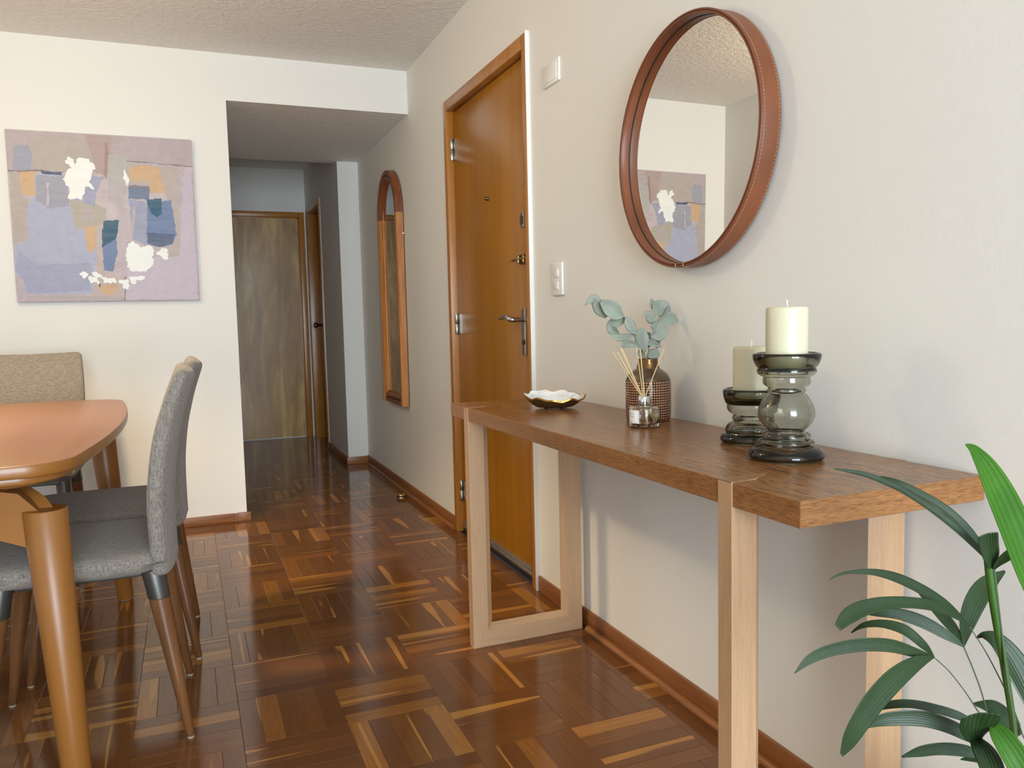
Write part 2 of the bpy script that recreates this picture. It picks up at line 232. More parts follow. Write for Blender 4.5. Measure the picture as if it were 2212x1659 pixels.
PAINT=[["mauve",[[0.004,0.004],[1.002,-0.004],[1.0,0.164],[0.628,0.152],[0.529,0.111],[0.522,0.226],[0.158,0.228],[0.002,0.239]]],["greybeige",[[0.114,0.039],[0.316,0.018],[0.435,0.063],[0.501,0.113],[0.487,0.227],[0.158,0.224],[0.126,0.215],[0.128,0.082]]],["rose",[[0.405,0.005],[0.562,0.01],[0.532,0.18],[0.507,0.242],[0.453,0.229],[0.433,0.094]]],["steel",[[0.043,0.094],[0.115,0.084],[0.131,0.133],[0.118,0.234],[0.025,0.231]]],["greybeige",[[0.011,0.243],[0.066,0.24],[0.061,0.373],[0.091,0.402],[0.073,0.641],[0.007,0.656]]],["peri",[[0.14,0.251],[0.302,0.251],[0.375,0.392],[0.44,0.443],[0.462,0.55],[0.427,0.781],[0.397,0.952],[0.047,0.956],[0.033,0.858],[-0.001,0.836],[0.003,0.679],[0.077,0.633],[0.09,0.431],[0.129,0.371]]],["periD",[[0.03,0.701],[0.123,0.783],[0.407,0.766],[0.384,0.936],[0.06,0.949],[0.039,0.866],[0.004,0.813]]],["greyb",[[0.143,0.259],[0.302,0.259],[0.305,0.432],[0.21,0.45],[0.134,0.408]]],["orange",[[0.063,0.236],[0.138,0.233],[0.132,0.378],[0.07,0.376],[0.057,0.329]]],["navy",[[0.167,0.231],[0.276,0.234],[0.275,0.252],[0.176,0.25]]],["sage",[[0.31,0.394],[0.442,0.412],[0.503,0.441],[0.482,0.549],[0.33,0.568]]],["mauve",[[0.378,0.445],[0.44,0.451],[0.432,0.527],[0.382,0.506]]],["periD",[[0.386,0.316],[0.424,0.246],[0.5,0.25],[0.453,0.336],[0.441,0.428],[0.38,0.414]]],["greyl",[[0.528,0.119],[0.64,0.113],[0.631,0.282],[0.58,0.439],[0.513,0.387]]],["pinkb",[[0.437,0.55],[0.499,0.51],[0.474,0.82],[0.57,0.851],[0.577,0.993],[0.388,0.983],[0.432,0.82]]],["rosel",[[0.566,0.439],[0.651,0.429],[0.626,0.624],[0.596,0.656],[0.555,0.633]]],["sand",[[0.631,0.159],[0.918,0.176],[0.906,0.54],[0.889,0.724],[0.83,0.732],[0.869,0.541],[0.836,0.336],[0.743,0.309],[0.631,0.282]]],["orange",[[0.643,0.197],[0.701,0.171],[0.808,0.181],[0.836,0.336],[0.749,0.34],[0.75,0.262],[0.639,0.27]]],["slate",[[0.634,0.294],[0.748,0.301],[0.74,0.379],[0.626,0.375]]],["lav",[[0.625,0.379],[0.717,0.392],[0.726,0.434],[0.714,0.654],[0.633,0.624],[0.629,0.437]]],["blue",[[0.728,0.395],[0.863,0.379],[0.879,0.501],[0.885,0.588],[0.864,0.644],[0.789,0.669],[0.714,0.65]]],["navy",[[0.721,0.583],[0.878,0.588],[0.856,0.644],[0.789,0.669],[0.718,0.646]]],["teal",[[0.725,0.38],[0.809,0.369],[0.811,0.463],[0.777,0.488],[0.743,0.449]]],["teal",[[0.481,0.515],[0.565,0.509],[0.557,0.594],[0.526,0.649],[0.502,0.696],[0.465,0.673],[0.471,0.573]]],["blue",[[0.468,0.673],[0.544,0.625],[0.547,0.711],[0.516,0.82],[0.467,0.812]]],["orange",[[0.375,0.556],[0.438,0.543],[0.43,0.673],[0.407,0.708],[0.384,0.697],[0.382,0.613]]],["orange",[[0.433,0.913],[0.533,0.89],[0.527,0.937],[0.486,0.968],[0.446,0.944]]],["lilac",[[0.612,0.742],[0.897,0.724],[0.947,0.19],[0.992,0.172],[0.991,0.994],[0.577,0.993],[0.588,0.859]]],["mauve",[[0.046,0.964],[0.375,0.967],[0.57,0.977],[0.569,0.997],[0.051,0.994]]],["white",[[0.294,0.162],[0.316,0.138],[0.341,0.159],[0.347,0.193],[0.361,0.173],[0.366,0.147],[0.39,0.14],[0.423,0.149],[0.429,0.173],[0.452,0.176],[0.456,0.206],[0.439,0.23],[0.434,0.26],[0.416,0.28],[0.447,0.321],[0.44,0.332],[0.42,0.314],[0.4,0.315],[0.387,0.361],[0.375,0.388],[0.334,0.393],[0.301,0.387],[0.31,0.349],[0.305,0.311],[0.286,0.297],[0.282,0.275],[0.295,0.259],[0.3,0.229],[0.332,0.209],[0.313,0.191]]],["white",[[0.61,0.206],[0.627,0.221],[0.629,0.259],[0.633,0.305],[0.619,0.298],[0.61,0.268],[0.605,0.237]]],["white",[[0.599,0.664],[0.632,0.632],[0.66,0.647],[0.68,0.67],[0.732,0.658],[0.751,0.693],[0.743,0.772],[0.723,0.812],[0.665,0.82],[0.608,0.82],[0.592,0.781],[0.596,0.718]]],["white",[[0.76,0.695],[0.776,0.701],[0.795,0.67],[0.829,0.684],[0.825,0.748],[0.8,0.74],[0.768,0.717]]],["line",[[0.002,0.237],[0.06,0.234],[0.158,0.227],[0.277,0.23],[0.29,0.234],[0.276,0.236],[0.158,0.233],[0.06,0.24],[0.003,0.243]]],["line",[[0.628,0.149],[0.745,0.152],[0.853,0.157],[0.999,0.164],[0.999,0.168],[0.853,0.162],[0.745,0.156],[0.628,0.153]]],["rust",[[0.515,0.051],[0.532,0.05],[0.525,0.149],[0.515,0.257],[0.501,0.254],[0.511,0.15]]],["line",[[0.579,0.851],[0.585,0.851],[0.575,0.994],[0.569,0.994]]],["line",[[0.634,0.292],[0.744,0.299],[0.744,0.306],[0.672,0.312],[0.635,0.305]]],["pinkb",[[0.651,0.425],[0.662,0.428],[0.636,0.624],[0.626,0.624]]],["lilac",[[0.196,0.301],[0.209,0.3],[0.198,0.435],[0.186,0.436]]],["white",[[0.335,0.826],[0.368,0.823],[0.383,0.836],[0.369,0.859],[0.347,0.859]]],["white",[[0.401,0.82],[0.438,0.829],[0.458,0.847],[0.437,0.859],[0.406,0.843]]],["white",[[0.382,0.851],[0.416,0.851],[0.436,0.874],[0.444,0.913],[0.421,0.894],[0.387,0.878]]],["white",[[0.451,0.851],[0.479,0.85],[0.492,0.867],[0.528,0.859],[0.535,0.883],[0.498,0.89],[0.459,0.886]]],["white",[[0.544,0.875],[0.584,0.865],[0.604,0.883],[0.595,0.926],[0.573,0.922],[0.561,0.894]]],["white",[[0.598,0.859],[0.642,0.851],[0.691,0.85],[0.688,0.866],[0.647,0.877],[0.625,0.899],[0.608,0.883]]]]
# ------------------------------------------------------------------ materials
WALL = lin((233, 230, 223))
M = {}
M['wall'] = paint_wall('wall_paint', WALL)
M['ceil'] = stucco('ceiling_stucco', lin((246, 242, 235)))
M['white_trim'] = plain('white_trim', lin((240, 238, 232)), .45)
M['plate'] = plain('switch_plastic', lin((238, 235, 228)), .3)
M['door'] = wood('varnished_door_veneer', lin((154, 98, 14)), lin((174, 116, 26)), 'Z', .55, .26, contrast=(.25, .75), bump=.03)
M['frame'] = wood('varnished_door_frame', lin((158, 100, 36)), lin((186, 126, 58)), 'Z', 1, .3)
M['old_door'] = None
M['base'] = wood('baseboard_wood', lin((112, 66, 32)), lin((160, 104, 58)), 'Y', 1.2, .4)
M['base_x'] = wood('baseboard_wood_x', lin((112, 66, 32)), lin((160, 104, 58)), 'X', 1.2, .4)
M['metal'] = plain('satin_nickel', lin((180, 176, 168)), .3, 1)
M['chrome'] = plain('polished_chrome', lin((225, 225, 225)), .08, 1)
M['alu'] = plain('aluminium_strip', lin((176, 170, 160)), .4, .9)
M['brass'] = plain('brass', lin((206, 170, 110)), .25, 1)
M['dark_metal'] = plain('dark_bronze', lin((98, 90, 78)), .35, 1)
M['rubber'] = plain('black_rubber', (.012, .012, .012), .6)
M['mirror'] = plain('mirror_silver', (.86, .87, .86), .0, 1)
M['oak_leg_z'] = wood('pale_oak_z', lin((174, 137, 103)), lin((191, 155, 119)), 'Z', 7, .42, .3, lin((148, 110, 78)), contrast=(.3, .7))
M['oak_leg_x'] = wood('pale_oak_x', lin((174, 137, 103)), lin((191, 155, 119)), 'X', 7, .42, .3, lin((148, 110, 78)), contrast=(.3, .7))
M['oak_edge'] = wood('brown_oak_edge', lin((138, 91, 50)), lin((158, 109, 62)), 'Y', 2.6, .36, .6, lin((92, 56, 28)), pt=(.48, .62))
M['oak_tongue'] = wood('oak_tongue', lin((136, 98, 64)), lin((152, 112, 76)), 'X', 4, .34, .3, lin((112, 76, 46)))
M['oak_top'] = wood('brown_oak_y', lin((138, 91, 50)), lin((158, 109, 62)), 'Y', 1.25, .25, .75, lin((72, 44, 24)), pt=(.50, .60))
M['oak_end'] = wood('brown_oak_x', lin((138, 91, 50)), lin((158, 109, 62)), 'X', 2.6, .36, .6, lin((92, 56, 28)), pt=(.47, .62))
M['cherry'] = wood('cherry_table', lin((130, 82, 32)), lin((148, 96, 42)), 'Y', .6, .3, contrast=(.2, .8), bump=.03)
M['cherry_z'] = wood('cherry_table_z', lin((130, 82, 32)), lin((148, 96, 42)), 'Z', .6, .36, contrast=(.2, .8), bump=.03)
M['cherry_under'] = wood('cherry_underframe', lin((130, 82, 32)), lin((148, 96, 42)), 'X', .6, .6, contrast=(.2, .8), bump=.03)
M['cherry_under'].node_tree.nodes['Principled BSDF'].inputs['Specular IOR Level'].default_value = .25
M['leg_wood'] = wood('walnut_chair_leg', lin((86, 55, 32)), lin((122, 80, 46)), 'Z', 1, .32)
M['gunmetal'] = plain('grey_metal_ferrule', lin((92, 92, 88)), .42, .8)
M['pine'] = wood('pine', lin((146, 84, 32)), lin((204, 140, 74)), 'Z', 2.0, .34)
M['dark_pine_y'] = wood('stained_pine', lin((92, 46, 22)), lin((138, 78, 40)), 'Y', 1.3, .34)

def old_door_mat():
    t = NT('worn_sheen_door_veneer'); v = t.coord(scale=(1, 1, .14)); a = t.noise(v, 9, 5, .65, .8); b = t.noise(t.coord(scale=(1, 1, .3)), 3, 3)
    col = t.ramp(a, [(.3, lin((130, 86, 26))), (.5, lin((168, 122, 46))), (.72, lin((212, 174, 96)))])  # palest streaks: worn veneer plus a whitish sheen put into the colour
    t.p(Base_Color=col, Roughness=t.math('MULTIPLY_ADD', b, .25, .22)); return t.m
M['old_door'] = old_door_mat()

def parquet(name, kind):
    t = NT(name); at = t.n('Attribute', attribute_name='tone', attribute_type=kind); tone = at.outputs['Fac']
    uvn = t.n('UVMap'); sp = t.n('SeparateXYZ'); t.t.links.new(uvn.outputs[0], sp.inputs[0]); u, v = sp.outputs[0], sp.outputs[1]
    def vec(ku, kv, kt):
        c = t.n('CombineXYZ'); t.put(c.inputs[0], t.math('MULTIPLY', u, ku)); t.put(c.inputs[1], t.math('MULTIPLY', v, kv)); t.put(c.inputs[2], t.math('MULTIPLY', tone, kt)); return c.outputs[0]
    base = t.ramp(tone, [(0, lin((86, 53, 30))), (.25, lin((106, 66, 34))), (.5, lin((120, 77, 38))), (.72, lin((132, 84, 38))), (.88, lin((156, 101, 44))), (1, lin((178, 120, 56)))])
    g = t.noise(vec(7, 1.1, 913), 1.6, 5, .62, .5); fine = t.noise(vec(40, 3, 517), 1.5, 3, .6)
    col = t.mix(t.ramp(g, [(.40, W3(0)), (.72, W3(.55))]), base, lin((98, 54, 28)))
    sap = t.noise(vec(1.25, .35, 331), 1.0, 1.5, .4, .2)
    col = t.mix(t.ramp(sap, [(.645, W3(0)), (.665, W3(.75))]), col, lin((196, 138, 66)))
    col = t.mix(t.math('MULTIPLY', fine, .3), col, lin((84, 46, 24)))
    big = t.noise(t.coord('Object' if kind == 'GEOMETRY' else 'Object', scale=(9, 9, 9)), 1, 2)
    t.p(Base_Color=col, Roughness=t.math('MULTIPLY_ADD', big, .08, .07)); t.b.inputs['Specular IOR Level'].default_value = .5
    t.bump(fine, .035, .0006); return t.m
M['parq_o'] = parquet('parquet_strip', 'OBJECT'); M['parq_s'] = parquet('parquet_field', 'GEOMETRY')
M['subfloor'] = plain('subfloor', lin((70, 42, 26)), .3)

def fabric(name, dark, light):
    t = NT(name)
    a = t.noise(t.coord(scale=(720, 720, 36)), 1, 2, .6); b = t.noise(t.coord(scale=(36, 500, 720)), 1, 2, .6); c = t.noise(t.coord(scale=(500, 36, 720)), 1, 2, .6)
    h = t.math('ADD', t.math('MULTIPLY', a, .5), t.math('MULTIPLY', t.math('ADD', b, c), .25))
    col = t.ramp(h, [(.36, dark), (.5, tuple((x+y)/2 for x, y in zip(dark, light))), (.64, light)])
    t.p(Base_Color=col, Roughness=.92, Sheen_Weight=.15); t.b.inputs['Specular IOR Level'].default_value = .15
    t.bump(h, .5, .0015); return t.m
M['tweed'] = fabric('grey_tweed', lin((74, 68, 62)), lin((164, 154, 143)))

def leather():
    t = NT('tan_leather'); n = t.noise(t.coord(), 260, 3, .6); b = t.noise(t.coord(), 6, 2)
    t.p(Base_Color=t.ramp(b, [(.3, lin((112, 62, 36))), (.7, lin((134, 78, 48)))]), Roughness=.38); t.bump(n, .12, .0006); return t.m
M['leather'] = leather()
M['piping'] = plain('leather_piping', lin((118, 64, 38)), .35)
M['thread'] = plain('cream_thread', lin((214, 176, 136)), .7)

def leafmat(name, c1, c2, trans, rough=.35, ribs=16, stripe=.5):
    t = NT(name); uvn = t.n('UVMap'); sp = t.n('SeparateXYZ'); t.t.links.new(uvn.outputs[0], sp.inputs[0])
    s = t.math('SINE', t.math('MULTIPLY', sp.outputs[0], ribs*PI)); f = t.math('MULTIPLY_ADD', s, .5*stripe, .5)
    n = t.noise(t.coord(scale=(30, 30, 30)), 1, 2); f = t.math('ADD', t.math('MULTIPLY', f, .6), t.math('MULTIPLY', n, .4))
    col = t.ramp(f, [(.3, c1), (.7, c2)])
    t.p(Base_Color=col, Roughness=rough); t.bump(s, .25, .0006)
    tr = t.n('BsdfTranslucent'); t.put(tr.inputs[0], col); mx = t.n('MixShader'); mx.inputs[0].default_value = trans
    t.t.links.new(t.b.outputs[0], mx.inputs[1]); t.t.links.new(tr.outputs[0], mx.inputs[2]); t.t.links.new(mx.outputs[0], t.o.inputs[0]); return t.m
M['palm'] = leafmat('palm_leaf', lin((22, 43, 16)), lin((40, 67, 28)), .13, .42, stripe=.22)
M['palm_pale'] = M['palm']
M['palm_bright'] = leafmat('palm_leaf_bright', lin((44, 98, 12)), lin((74, 130, 24)), .35, ribs=11, stripe=.3)  # brighter yellow-green for a few leaflets
M['palm_stem'] = leafmat('palm_stem', lin((34, 66, 18)), lin((64, 104, 34)), .0)
M['petiole'] = plain('palm_petiole', lin((70, 84, 62)), .45)
M['euc'] = leafmat('eucalyptus_leaf', lin((132, 140, 126)), lin((170, 177, 161)), .15, .6, 3, .2)
M['euc_stem'] = plain('eucalyptus_stem', lin((110, 104, 78)), .6)

def glassmat(name, c, rough=.0, ior=1.45):
    t = NT(name); t.p(Base_Color=c, Roughness=rough, Transmission_Weight=1.0, IOR=ior); return t.m
def smoke_mat():
    t = NT('smoked_green_glass'); t.p(Base_Color=(.97, .97, .95), Roughness=0.0, Transmission_Weight=1.0, IOR=1.47)
    a = t.n('VolumeAbsorption'); a.inputs[0].default_value = (.48, .495, .38, 1); a.inputs[1].default_value = 88
    t.t.links.new(a.outputs[0], t.o.inputs[1]); return t.m
M['smoke'] = smoke_mat()
M['clear'] = glassmat('clear_glass', (.97, .98, .96))
M['oil'] = glassmat('diffuser_oil', (.95, .92, .74), 0, 1.4)
M['wax'] = plain('ivory_wax', lin((208, 202, 174)), .38, Subsurface_Weight=.35, Subsurface_Radius=(.012, .008, .004), Subsurface_Scale=1.0)
M['wick'] = plain('cotton_wick', lin((240, 236, 226)), .9)
M['reed'] = plain('pale_reed', lin((226, 200, 146)), .6)
M['paper'] = plain('label_paper', lin((244, 242, 238)), .5)
M['ink'] = plain('black_ink', lin((40, 38, 38)), .6)

# ------------------------------------------------------------------ the room
WX, YB, HC, HL = .004, 4.511, 2.4845, 2.245
def struct(o, label=None):
    o['kind'] = 'structure'
    if label: o['label'] = label
    return o
struct(boxes('wall_right', [(WX, .16, -3.3, 2.79, 0, HC), (WX, .16, 3.805, 5.954, 0, HC), (WX, .16, 2.79, 3.805, 2.13, HC)], M['wall']), 'off white right wall with console and round mirror')
struct(boxes('wall_back', [(-4.3, -.976, YB, 4.63, 0, HC), (-.976, WX, YB, 4.5145, HL, HC), (-.976, WX, 4.5145, 6.04, HL+.012, HC)], M['wall']), 'white wall with the abstract painting and the hall lintel')
struct(boxes('ceiling_soffit', [(-1.08, WX, 4.5145, 6.04, HL, HL+.012)], M['ceil']), 'lowered stucco ceiling over the hall entrance')
struct(boxes('ceiling', [(-4.3, .16, -3.3, 7.8, HC, HC+.12)], M['ceil']), 'stucco textured ceiling')
struct(boxes('wall_nook', [(-2.27, -2.15, 4.03, YB, 0, HC), (-4.3, -2.27, 4.03, 4.15, 0, HC)], M['wall']), 'white return wall beside the painting')
struct(boxes('wall_left', [(-4.42, -4.3, -3.3, 7.77, 0, HC)], M['wall']), 'white left wall')
struct(boxes('wall_rear', [(-4.3, -2.15, -3.3, -3.15, 0, HC), (-.15, .16, -3.3, -3.15, 0, HC), (-2.15, -.15, -3.3, -3.15, 0, .1), (-2.15, -.15, -3.3, -3.15, 2.4, HC)], M['wall']), 'wall with the living room window')
struct(boxes('window_1', [(-2.15, -.15, -3.14, -3.10, .1, .16), (-2.15, -.15, -3.14, -3.10, 2.34, 2.4), (-2.15, -2.09, -3.14, -3.10, .16, 2.34), (-.21, -.15, -3.14, -3.10, .16, 2.34), (-1.175, -1.125, -3.14, -3.10, .16, 2.34)], M['white_trim']), 'white living room window frame')
struct(boxes('wall_hall_right', [(-.148, WX, 5.954, 6.80, 0, HC), (-.148, WX, 7.54, 7.65, 0, HC), (-.148, WX, 6.80, 7.54, 2.104, HC)], M['wall']), 'projecting hall wall beyond the arched mirror')
struct(boxes('wall_hall_left', [(-1.2, -1.08, 4.63, 7.65, 0, HC)], M['wall']), 'left wall of the hall')
we = struct(boxes('wall_hall_end', [(-4.3, WX, 7.65, 7.77, 0, HC)], M['wall']), 'end wall of the hall above the worn door')
boxes('hatch_panel', [(-1.08, -.15, 7.642, 7.65, 2.165, HC)], M['wall'], we)

# --- floor with parquet strips
floor = struct(boxes('floor', [(-4.3, .16, -3.3, 7.8, -.12, -.009)], M['subfloor']), 'glossy brown basket weave parquet floor')
BX, BY, BS, SW = -1.151, 2.06, .265, .053
def proj_px(p):
    d = Vector(p)-CAM; z = d.dot(fwd)
    return (1106+F_PX*d.dot(rt)/z, 829.5-F_PX*d.dot(up2)/z, z) if z > .1 else (0, 0, -1)
strips = []
for i in range(-12, 6):
    for j in range(-8, 22):
        x0, y0 = BX+i*BS, BY+j*BS
        if x0 > WX-.01 or y0 > 7.64: continue
        vert = (i+j) % 2 == 0
        for k in range(5):
            a = (x0+k*SW, x0+(k+1)*SW, y0, y0+BS) if vert else (x0, x0+BS, y0+k*SW, y0+(k+1)*SW)
            xa, xb, ya, yb = a[0], min(a[1], WX), a[2], min(a[3], 7.65)
            if xb-xa < .008 or yb-ya < .008: continue
            strips.append((xa, xb, ya, yb, vert, i, j))
def strip_geo(w, l, g=.00025, b=.0008, h=.009):
    V = []
    for z, ins in ((-h, g), (-b*.7, g), (0, g+b)):
        x, y = w/2-ins, l/2-ins
        V += [(-x, -y, z), (x, -y, z), (x, y, z), (-x, y, z)]
    Fc = [(8, 9, 10, 11)]
    for r in (0, 4):
        for q in range(4): Fc.append((r+q, r+(q+1) % 4, r+4+(q+1) % 4, r+4+q))
    return V, Fc
def vis_key(s):
    cx, cy = (s[0]+s[1])/2, (s[2]+s[3])/2; px, py, z = proj_px((cx, cy, 0))
    ok = z > 0 and -40 < px < 2230 and py < 1700
    hid = (cx < -1.62 and cy < 3.6) or (cx > -.42 and cy < 1.35 and px > 1560)
    return (0 if ok and not hid else 1, z)
order = sorted(strips, key=vis_key)
cache = {}
SV, SF, SU, ST = [], [], [], []
def tone_of():
    r = random.random()
    return min(max(random.gauss(.42, .14), 0), 1) if r < .88 else random.uniform(.75, 1)
def orient(s):
    cx, cy = (s[0]+s[1])/2, (s[2]+s[3])/2; dx, dy = s[1]-s[0], s[3]-s[2]
    return (cx, cy, dx, dy, 0.0) if s[4] else (cx, cy, dy, dx, PI/2)
for n, s in enumerate(order):
    cx, cy, w_, l_, rz = orient(s); tn = tone_of(); dz = -random.random()*.00025; tx, ty = random.gauss(0, .0011), random.gauss(0, .0006)
    if n < 300:
        key = (round(w_, 4), round(l_, 4))
        if key not in cache:
            V, Fc = strip_geo(w_, l_); o = mesh('parquet_strip', V, Fc, M['parq_o']); me = o.data
            ul = me.uv_layers.new(name='UVMap')
            for lp in me.loops:
                c = me.vertices[lp.vertex_index].co; ul.data[lp.index].uv = (c.x/SW+.5, c.y/BS+.5)
            cache[key] = me; o.parent = floor
        else:
            o = link('parquet_strip', cache[key], floor)
        o.location = (cx, cy, dz); o.rotation_euler = (ty, tx, rz); o['tone'] = tn
    else:
        V, Fc = strip_geo(w_, l_); b0 = len(SV); R3 = Matrix.Rotation(rz, 3, 'Z') @ Matrix.Rotation(tx, 3, 'Y')
        for v in V:
            q = R3 @ Vector(v); SV.append((q.x+cx, q.y+cy, q.z+dz)); SU.append((v[0]/SW+.5, v[1]/BS+.5)); ST.append(tn)
        SF += [tuple(b0+q for q in f) for f in Fc]
me = bpy.data.meshes.new('parquet_field'); me.from_pydata(SV, [], SF); me.materials.append(M['parq_s'])
ul = me.uv_layers.new(name='UVMap')
for lp in me.loops: ul.data[lp.index].uv = SU[lp.vertex_index]
at = me.attributes.new('tone', 'FLOAT', 'POINT'); at.data.foreach_set('value', ST)
pf = link('parquet_field', me, floor); pf['kind'] = 'stuff'

# --- baseboards
def skirting(name, segs, axis, mat, label, h=.064):
    return struct(boxes(name, segs, mat, bevel=.003, seg=2), label)
skirting('baseboard_right', [(WX-.011, WX, -3.1, 2.776, 0, .064), (WX-.011, WX, 3.809, 5.94, 0, .064)], 'Y', M['base'], 'brown wooden baseboard along the right wall')
skirting('baseboard_back', [(-2.10, -1.035, YB-.012, YB, 0, .05), (-1.033, -.955, YB-.013, YB, 0, .05)], 'X', M['base_x'], 'reddish wooden baseboard under the painting wall')
skirting('baseboard_hall', [(-.16, WX-.011, 5.942, 5.954, 0, .055)], 'X', M['base_x'], 'short wooden baseboard under the projecting hall wall')
skirting('baseboard_hall_side', [(-.160, -.148, 5.955, 6.78, 0, .055)], 'Y', M['base'], 'wooden baseboard leading to the hall side door')
def quarter(name, y0, y1):
    prof = [(WX-.011-.013*math.cos(a), .013*math.sin(a)) for a in [k*PI/12 for k in range(7)]]+[(WX-.011, 0)]
    V = [(x, y, z) for y in (y0, y1) for x, z in prof]; n = len(prof)
    Fc = [(i, (i+1) % n, n+(i+1) % n, n+i) for i in range(n)]+[tuple(range(n)), tuple(range(n, 2*n))]
    return struct(mesh(name, V, Fc, M['base'], None, 40), 'quarter round wooden moulding at the foot of the baseboard')
quarter('trim_1', 1.118, 2.362); quarter('trim_2', 3.82, 5.92); quarter('trim_3', -3.0, 1.055)
# ------------------------------------------------------------------ entry door
D1 = struct(empty('door_1', (0, 3.3, 0)), 'orange varnished entry door with lever handle'); D1['category'] = 'door'
def dpart(name, L, mat, bevel=0, parent=None):
    o = boxes(name, [(a, b, c-3.3, d-3.3, e, f) for a, b, c, d, e, f in L], mat, parent or D1, bevel); return o
dpart('door_frame', [(-.012, .10, 3.762, 3.805, 0, 2.13), (-.012, .10, 2.79, 2.828, 0, 2.13), (-.012, .10, 2.828, 3.762, 2.078, 2.13), (.064, .10, 3.74, 3.762, 0, 2.078)], M['frame'], .003)
dpart('door_panel', [(.022, .062, 2.833, 3.757, .012, 2.072)], M['door'], .002)
for zc in (1.895, 1.05, .21):
    h = lathe('hinge', [(0, -.052), (.0075, -.052), (.0085, -.05), (.0085, -.002), (.007, 0), (.0085, .002), (.0085, .05), (.0075, .052), (0, .052)], M['metal'], D1, 16, loc=(.012, 3.757-3.3, zc))
    boxes('hinge_leaf', [(.0195, .0222, 3.73-3.3, 3.756-3.3, zc-.048, zc+.048)], M['metal'], h)
lathe('peephole', [(0, .008), (.006, .008), (.008, .012), (.008, .0225)], M['dark_metal'], D1, 16, 'X', loc=(0, 3.30-3.3, 1.595))
lp_ = dpart('deadbolt_plate', [(.014, .0225, 2.895, 2.93, 1.428, 1.486)], M['metal'], .003)
boxes('keyhole_cover', [(.008, .0145, 2.905-3.3, 2.920-3.3, 1.44, 1.472)], M['dark_metal'], lp_, .002)
lt = dpart('barrel_latch', [(.010, .0225, 2.862, 2.945, 1.285, 1.322)], M['dark_metal'], .002)
tube('latch_bolt', [(.002, 2.84-3.3, 1.303), (.002, 2.99-3.3, 1.303)], .0055, M['brass'], lt, 10, 1)
boxes('latch_keeper', [(-.003, .011, 2.868-3.3, 2.885-3.3, 1.288, 1.318), (-.003, .011, 2.92-3.3, 2.937-3.3, 1.288, 1.318)], M['brass'], lt, .002)
hp = dpart('handle_plate', [(.010, .0225, 2.888, 2.93, .922, 1.108)], M['metal'], .003)
tube('lever', [(.012, 2.909-3.3, 1.065), (-.024, 2.909-3.3, 1.065), (-.042, 2.912-3.3, 1.066), (-.047, 2.935-3.3, 1.074), (-.045, 2.98-3.3, 1.076), (-.044, 3.032-3.3, 1.070)], [.010, .010, .011, .0115, .0095, .006], M['metal'], hp, 14, 5)
lathe('key_cylinder', [(0, .004), (.009, .004), (.0095, .006), (.0095, .0115)], M['dark_metal'], hp, 20, 'X', loc=(0, 2.909-3.3, .975))
sw = dpart('door_sweep', [(.016, .0225, 2.838, 3.752, .022, .060), (.012, .018, 2.838, 3.752, .030, .036)], M['alu'], .001)
boxes('rubber_seal', [(.015, .021, 2.84-3.3, 3.75-3.3, .002, .022)], M['rubber'], sw)
for y in (2.9, 3.1, 3.35, 3.6): lathe('screw', [(0, .0145), (.004, .015), (.004, .0165)], M['chrome'], sw, 12, 'X', loc=(0, y-3.3, .049))
struct(boxes('trim_door_plaster', [(-.0125, .02, 2.785, 2.790, .0, 2.136)], M['white_trim'], bevel=.001), 'white painted plaster edge beside the entry door')

# ------------------------------------------------------------------ hall doors
D2 = struct(empty('door_2', (-.6, 7.65, 0)), 'worn pale brown door closing the end of the hall'); D2['category'] = 'door'
boxes('door_frame', [(.386, .436, -.016, 0, 0, 2.095), (-.47, -.42, -.016, 0, 0, 2.095), (-.42, .386, -.016, 0, 2.048, 2.095), (.372, .386, -.010, 0, 0, 2.048), (-.42, .386, -.010, 0, 2.034, 2.048)], M['frame'], D2, .003)
boxes('door_panel', [(-.418, .370, -.006, 0, .008, 2.032)], M['old_door'], D2)
D3 = struct(empty('door_3', (-.148, 7.17, 0)), 'dark wooden door set into the hall side wall'); D3['category'] = 'door'
boxes('door_frame', [(-.012, .10, -.37, -.335, 0, 2.104), (-.012, .10, .335, .37, 0, 2.104), (-.012, .10, -.335, .335, 2.062, 2.104)], M['frame'], D3, .003)
boxes('door_panel', [(.075, .10, -.333, .333, .01, 2.060)], M['door'], D3)
k = lathe('door_knob', [(0, -.022), (.018, -.020), (.024, -.008), (.022, .004), (.010, .016), (.009, .075), (.022, .081), (.022, .087), (0, .087)], M['dark_metal'], D3, 24, 'X', loc=(-.012, .02, 1.05))
struct(boxes('trim_hall_plaster', [(-.152, -.146, 6.794, 6.80, 0, 2.11)], M['wall'], bevel=.002), 'pale plaster edge beside the hall side door')

# ------------------------------------------------------------------ switch plates
t = tag(empty('blank_wall_plate', (WX, 2.587, 1.923)), 'blank white rectangular cover plate high beside the entry door', 'cover plate')
boxes('cover', [(-.009, 0, -.065, .065, -.039, .039)], M['plate'], t, .002)
boxes('plate_insert', [(-.0105, -.008, -.05, .05, -.028, .028)], M['plate'], t, .001)
t = tag(empty('light_switch', (WX, 2.562, 1.206)), 'white two button light switch plate above the console', 'light switch')
boxes('switch_plate', [(-.011, 0, -.043, .043, -.059, .059)], M['plate'], t, .006, 4)
for z0 in (.007, -.037):
    boxes('rocker', [(-.0145, -.010, -.017, .017, z0, z0+.028)], M['plate'], t, .0012)

# ------------------------------------------------------------------ floor door stop
t = tag(empty('door_stop', (-.075, 4.646, 0)), 'small round brass door stop on the parquet by the right wall', 'door stop')
lathe('stop_body', [(0, .0), (.030, .0), (.031, .003), (.028, .006), (.027, .022), (.024, .025), (0, .025)], M['brass'], t, 32)
lathe('rubber_ring', [(.0268, .009), (.0295, .010), (.0295, .018), (.0268, .019)], M['rubber'], t, 32)

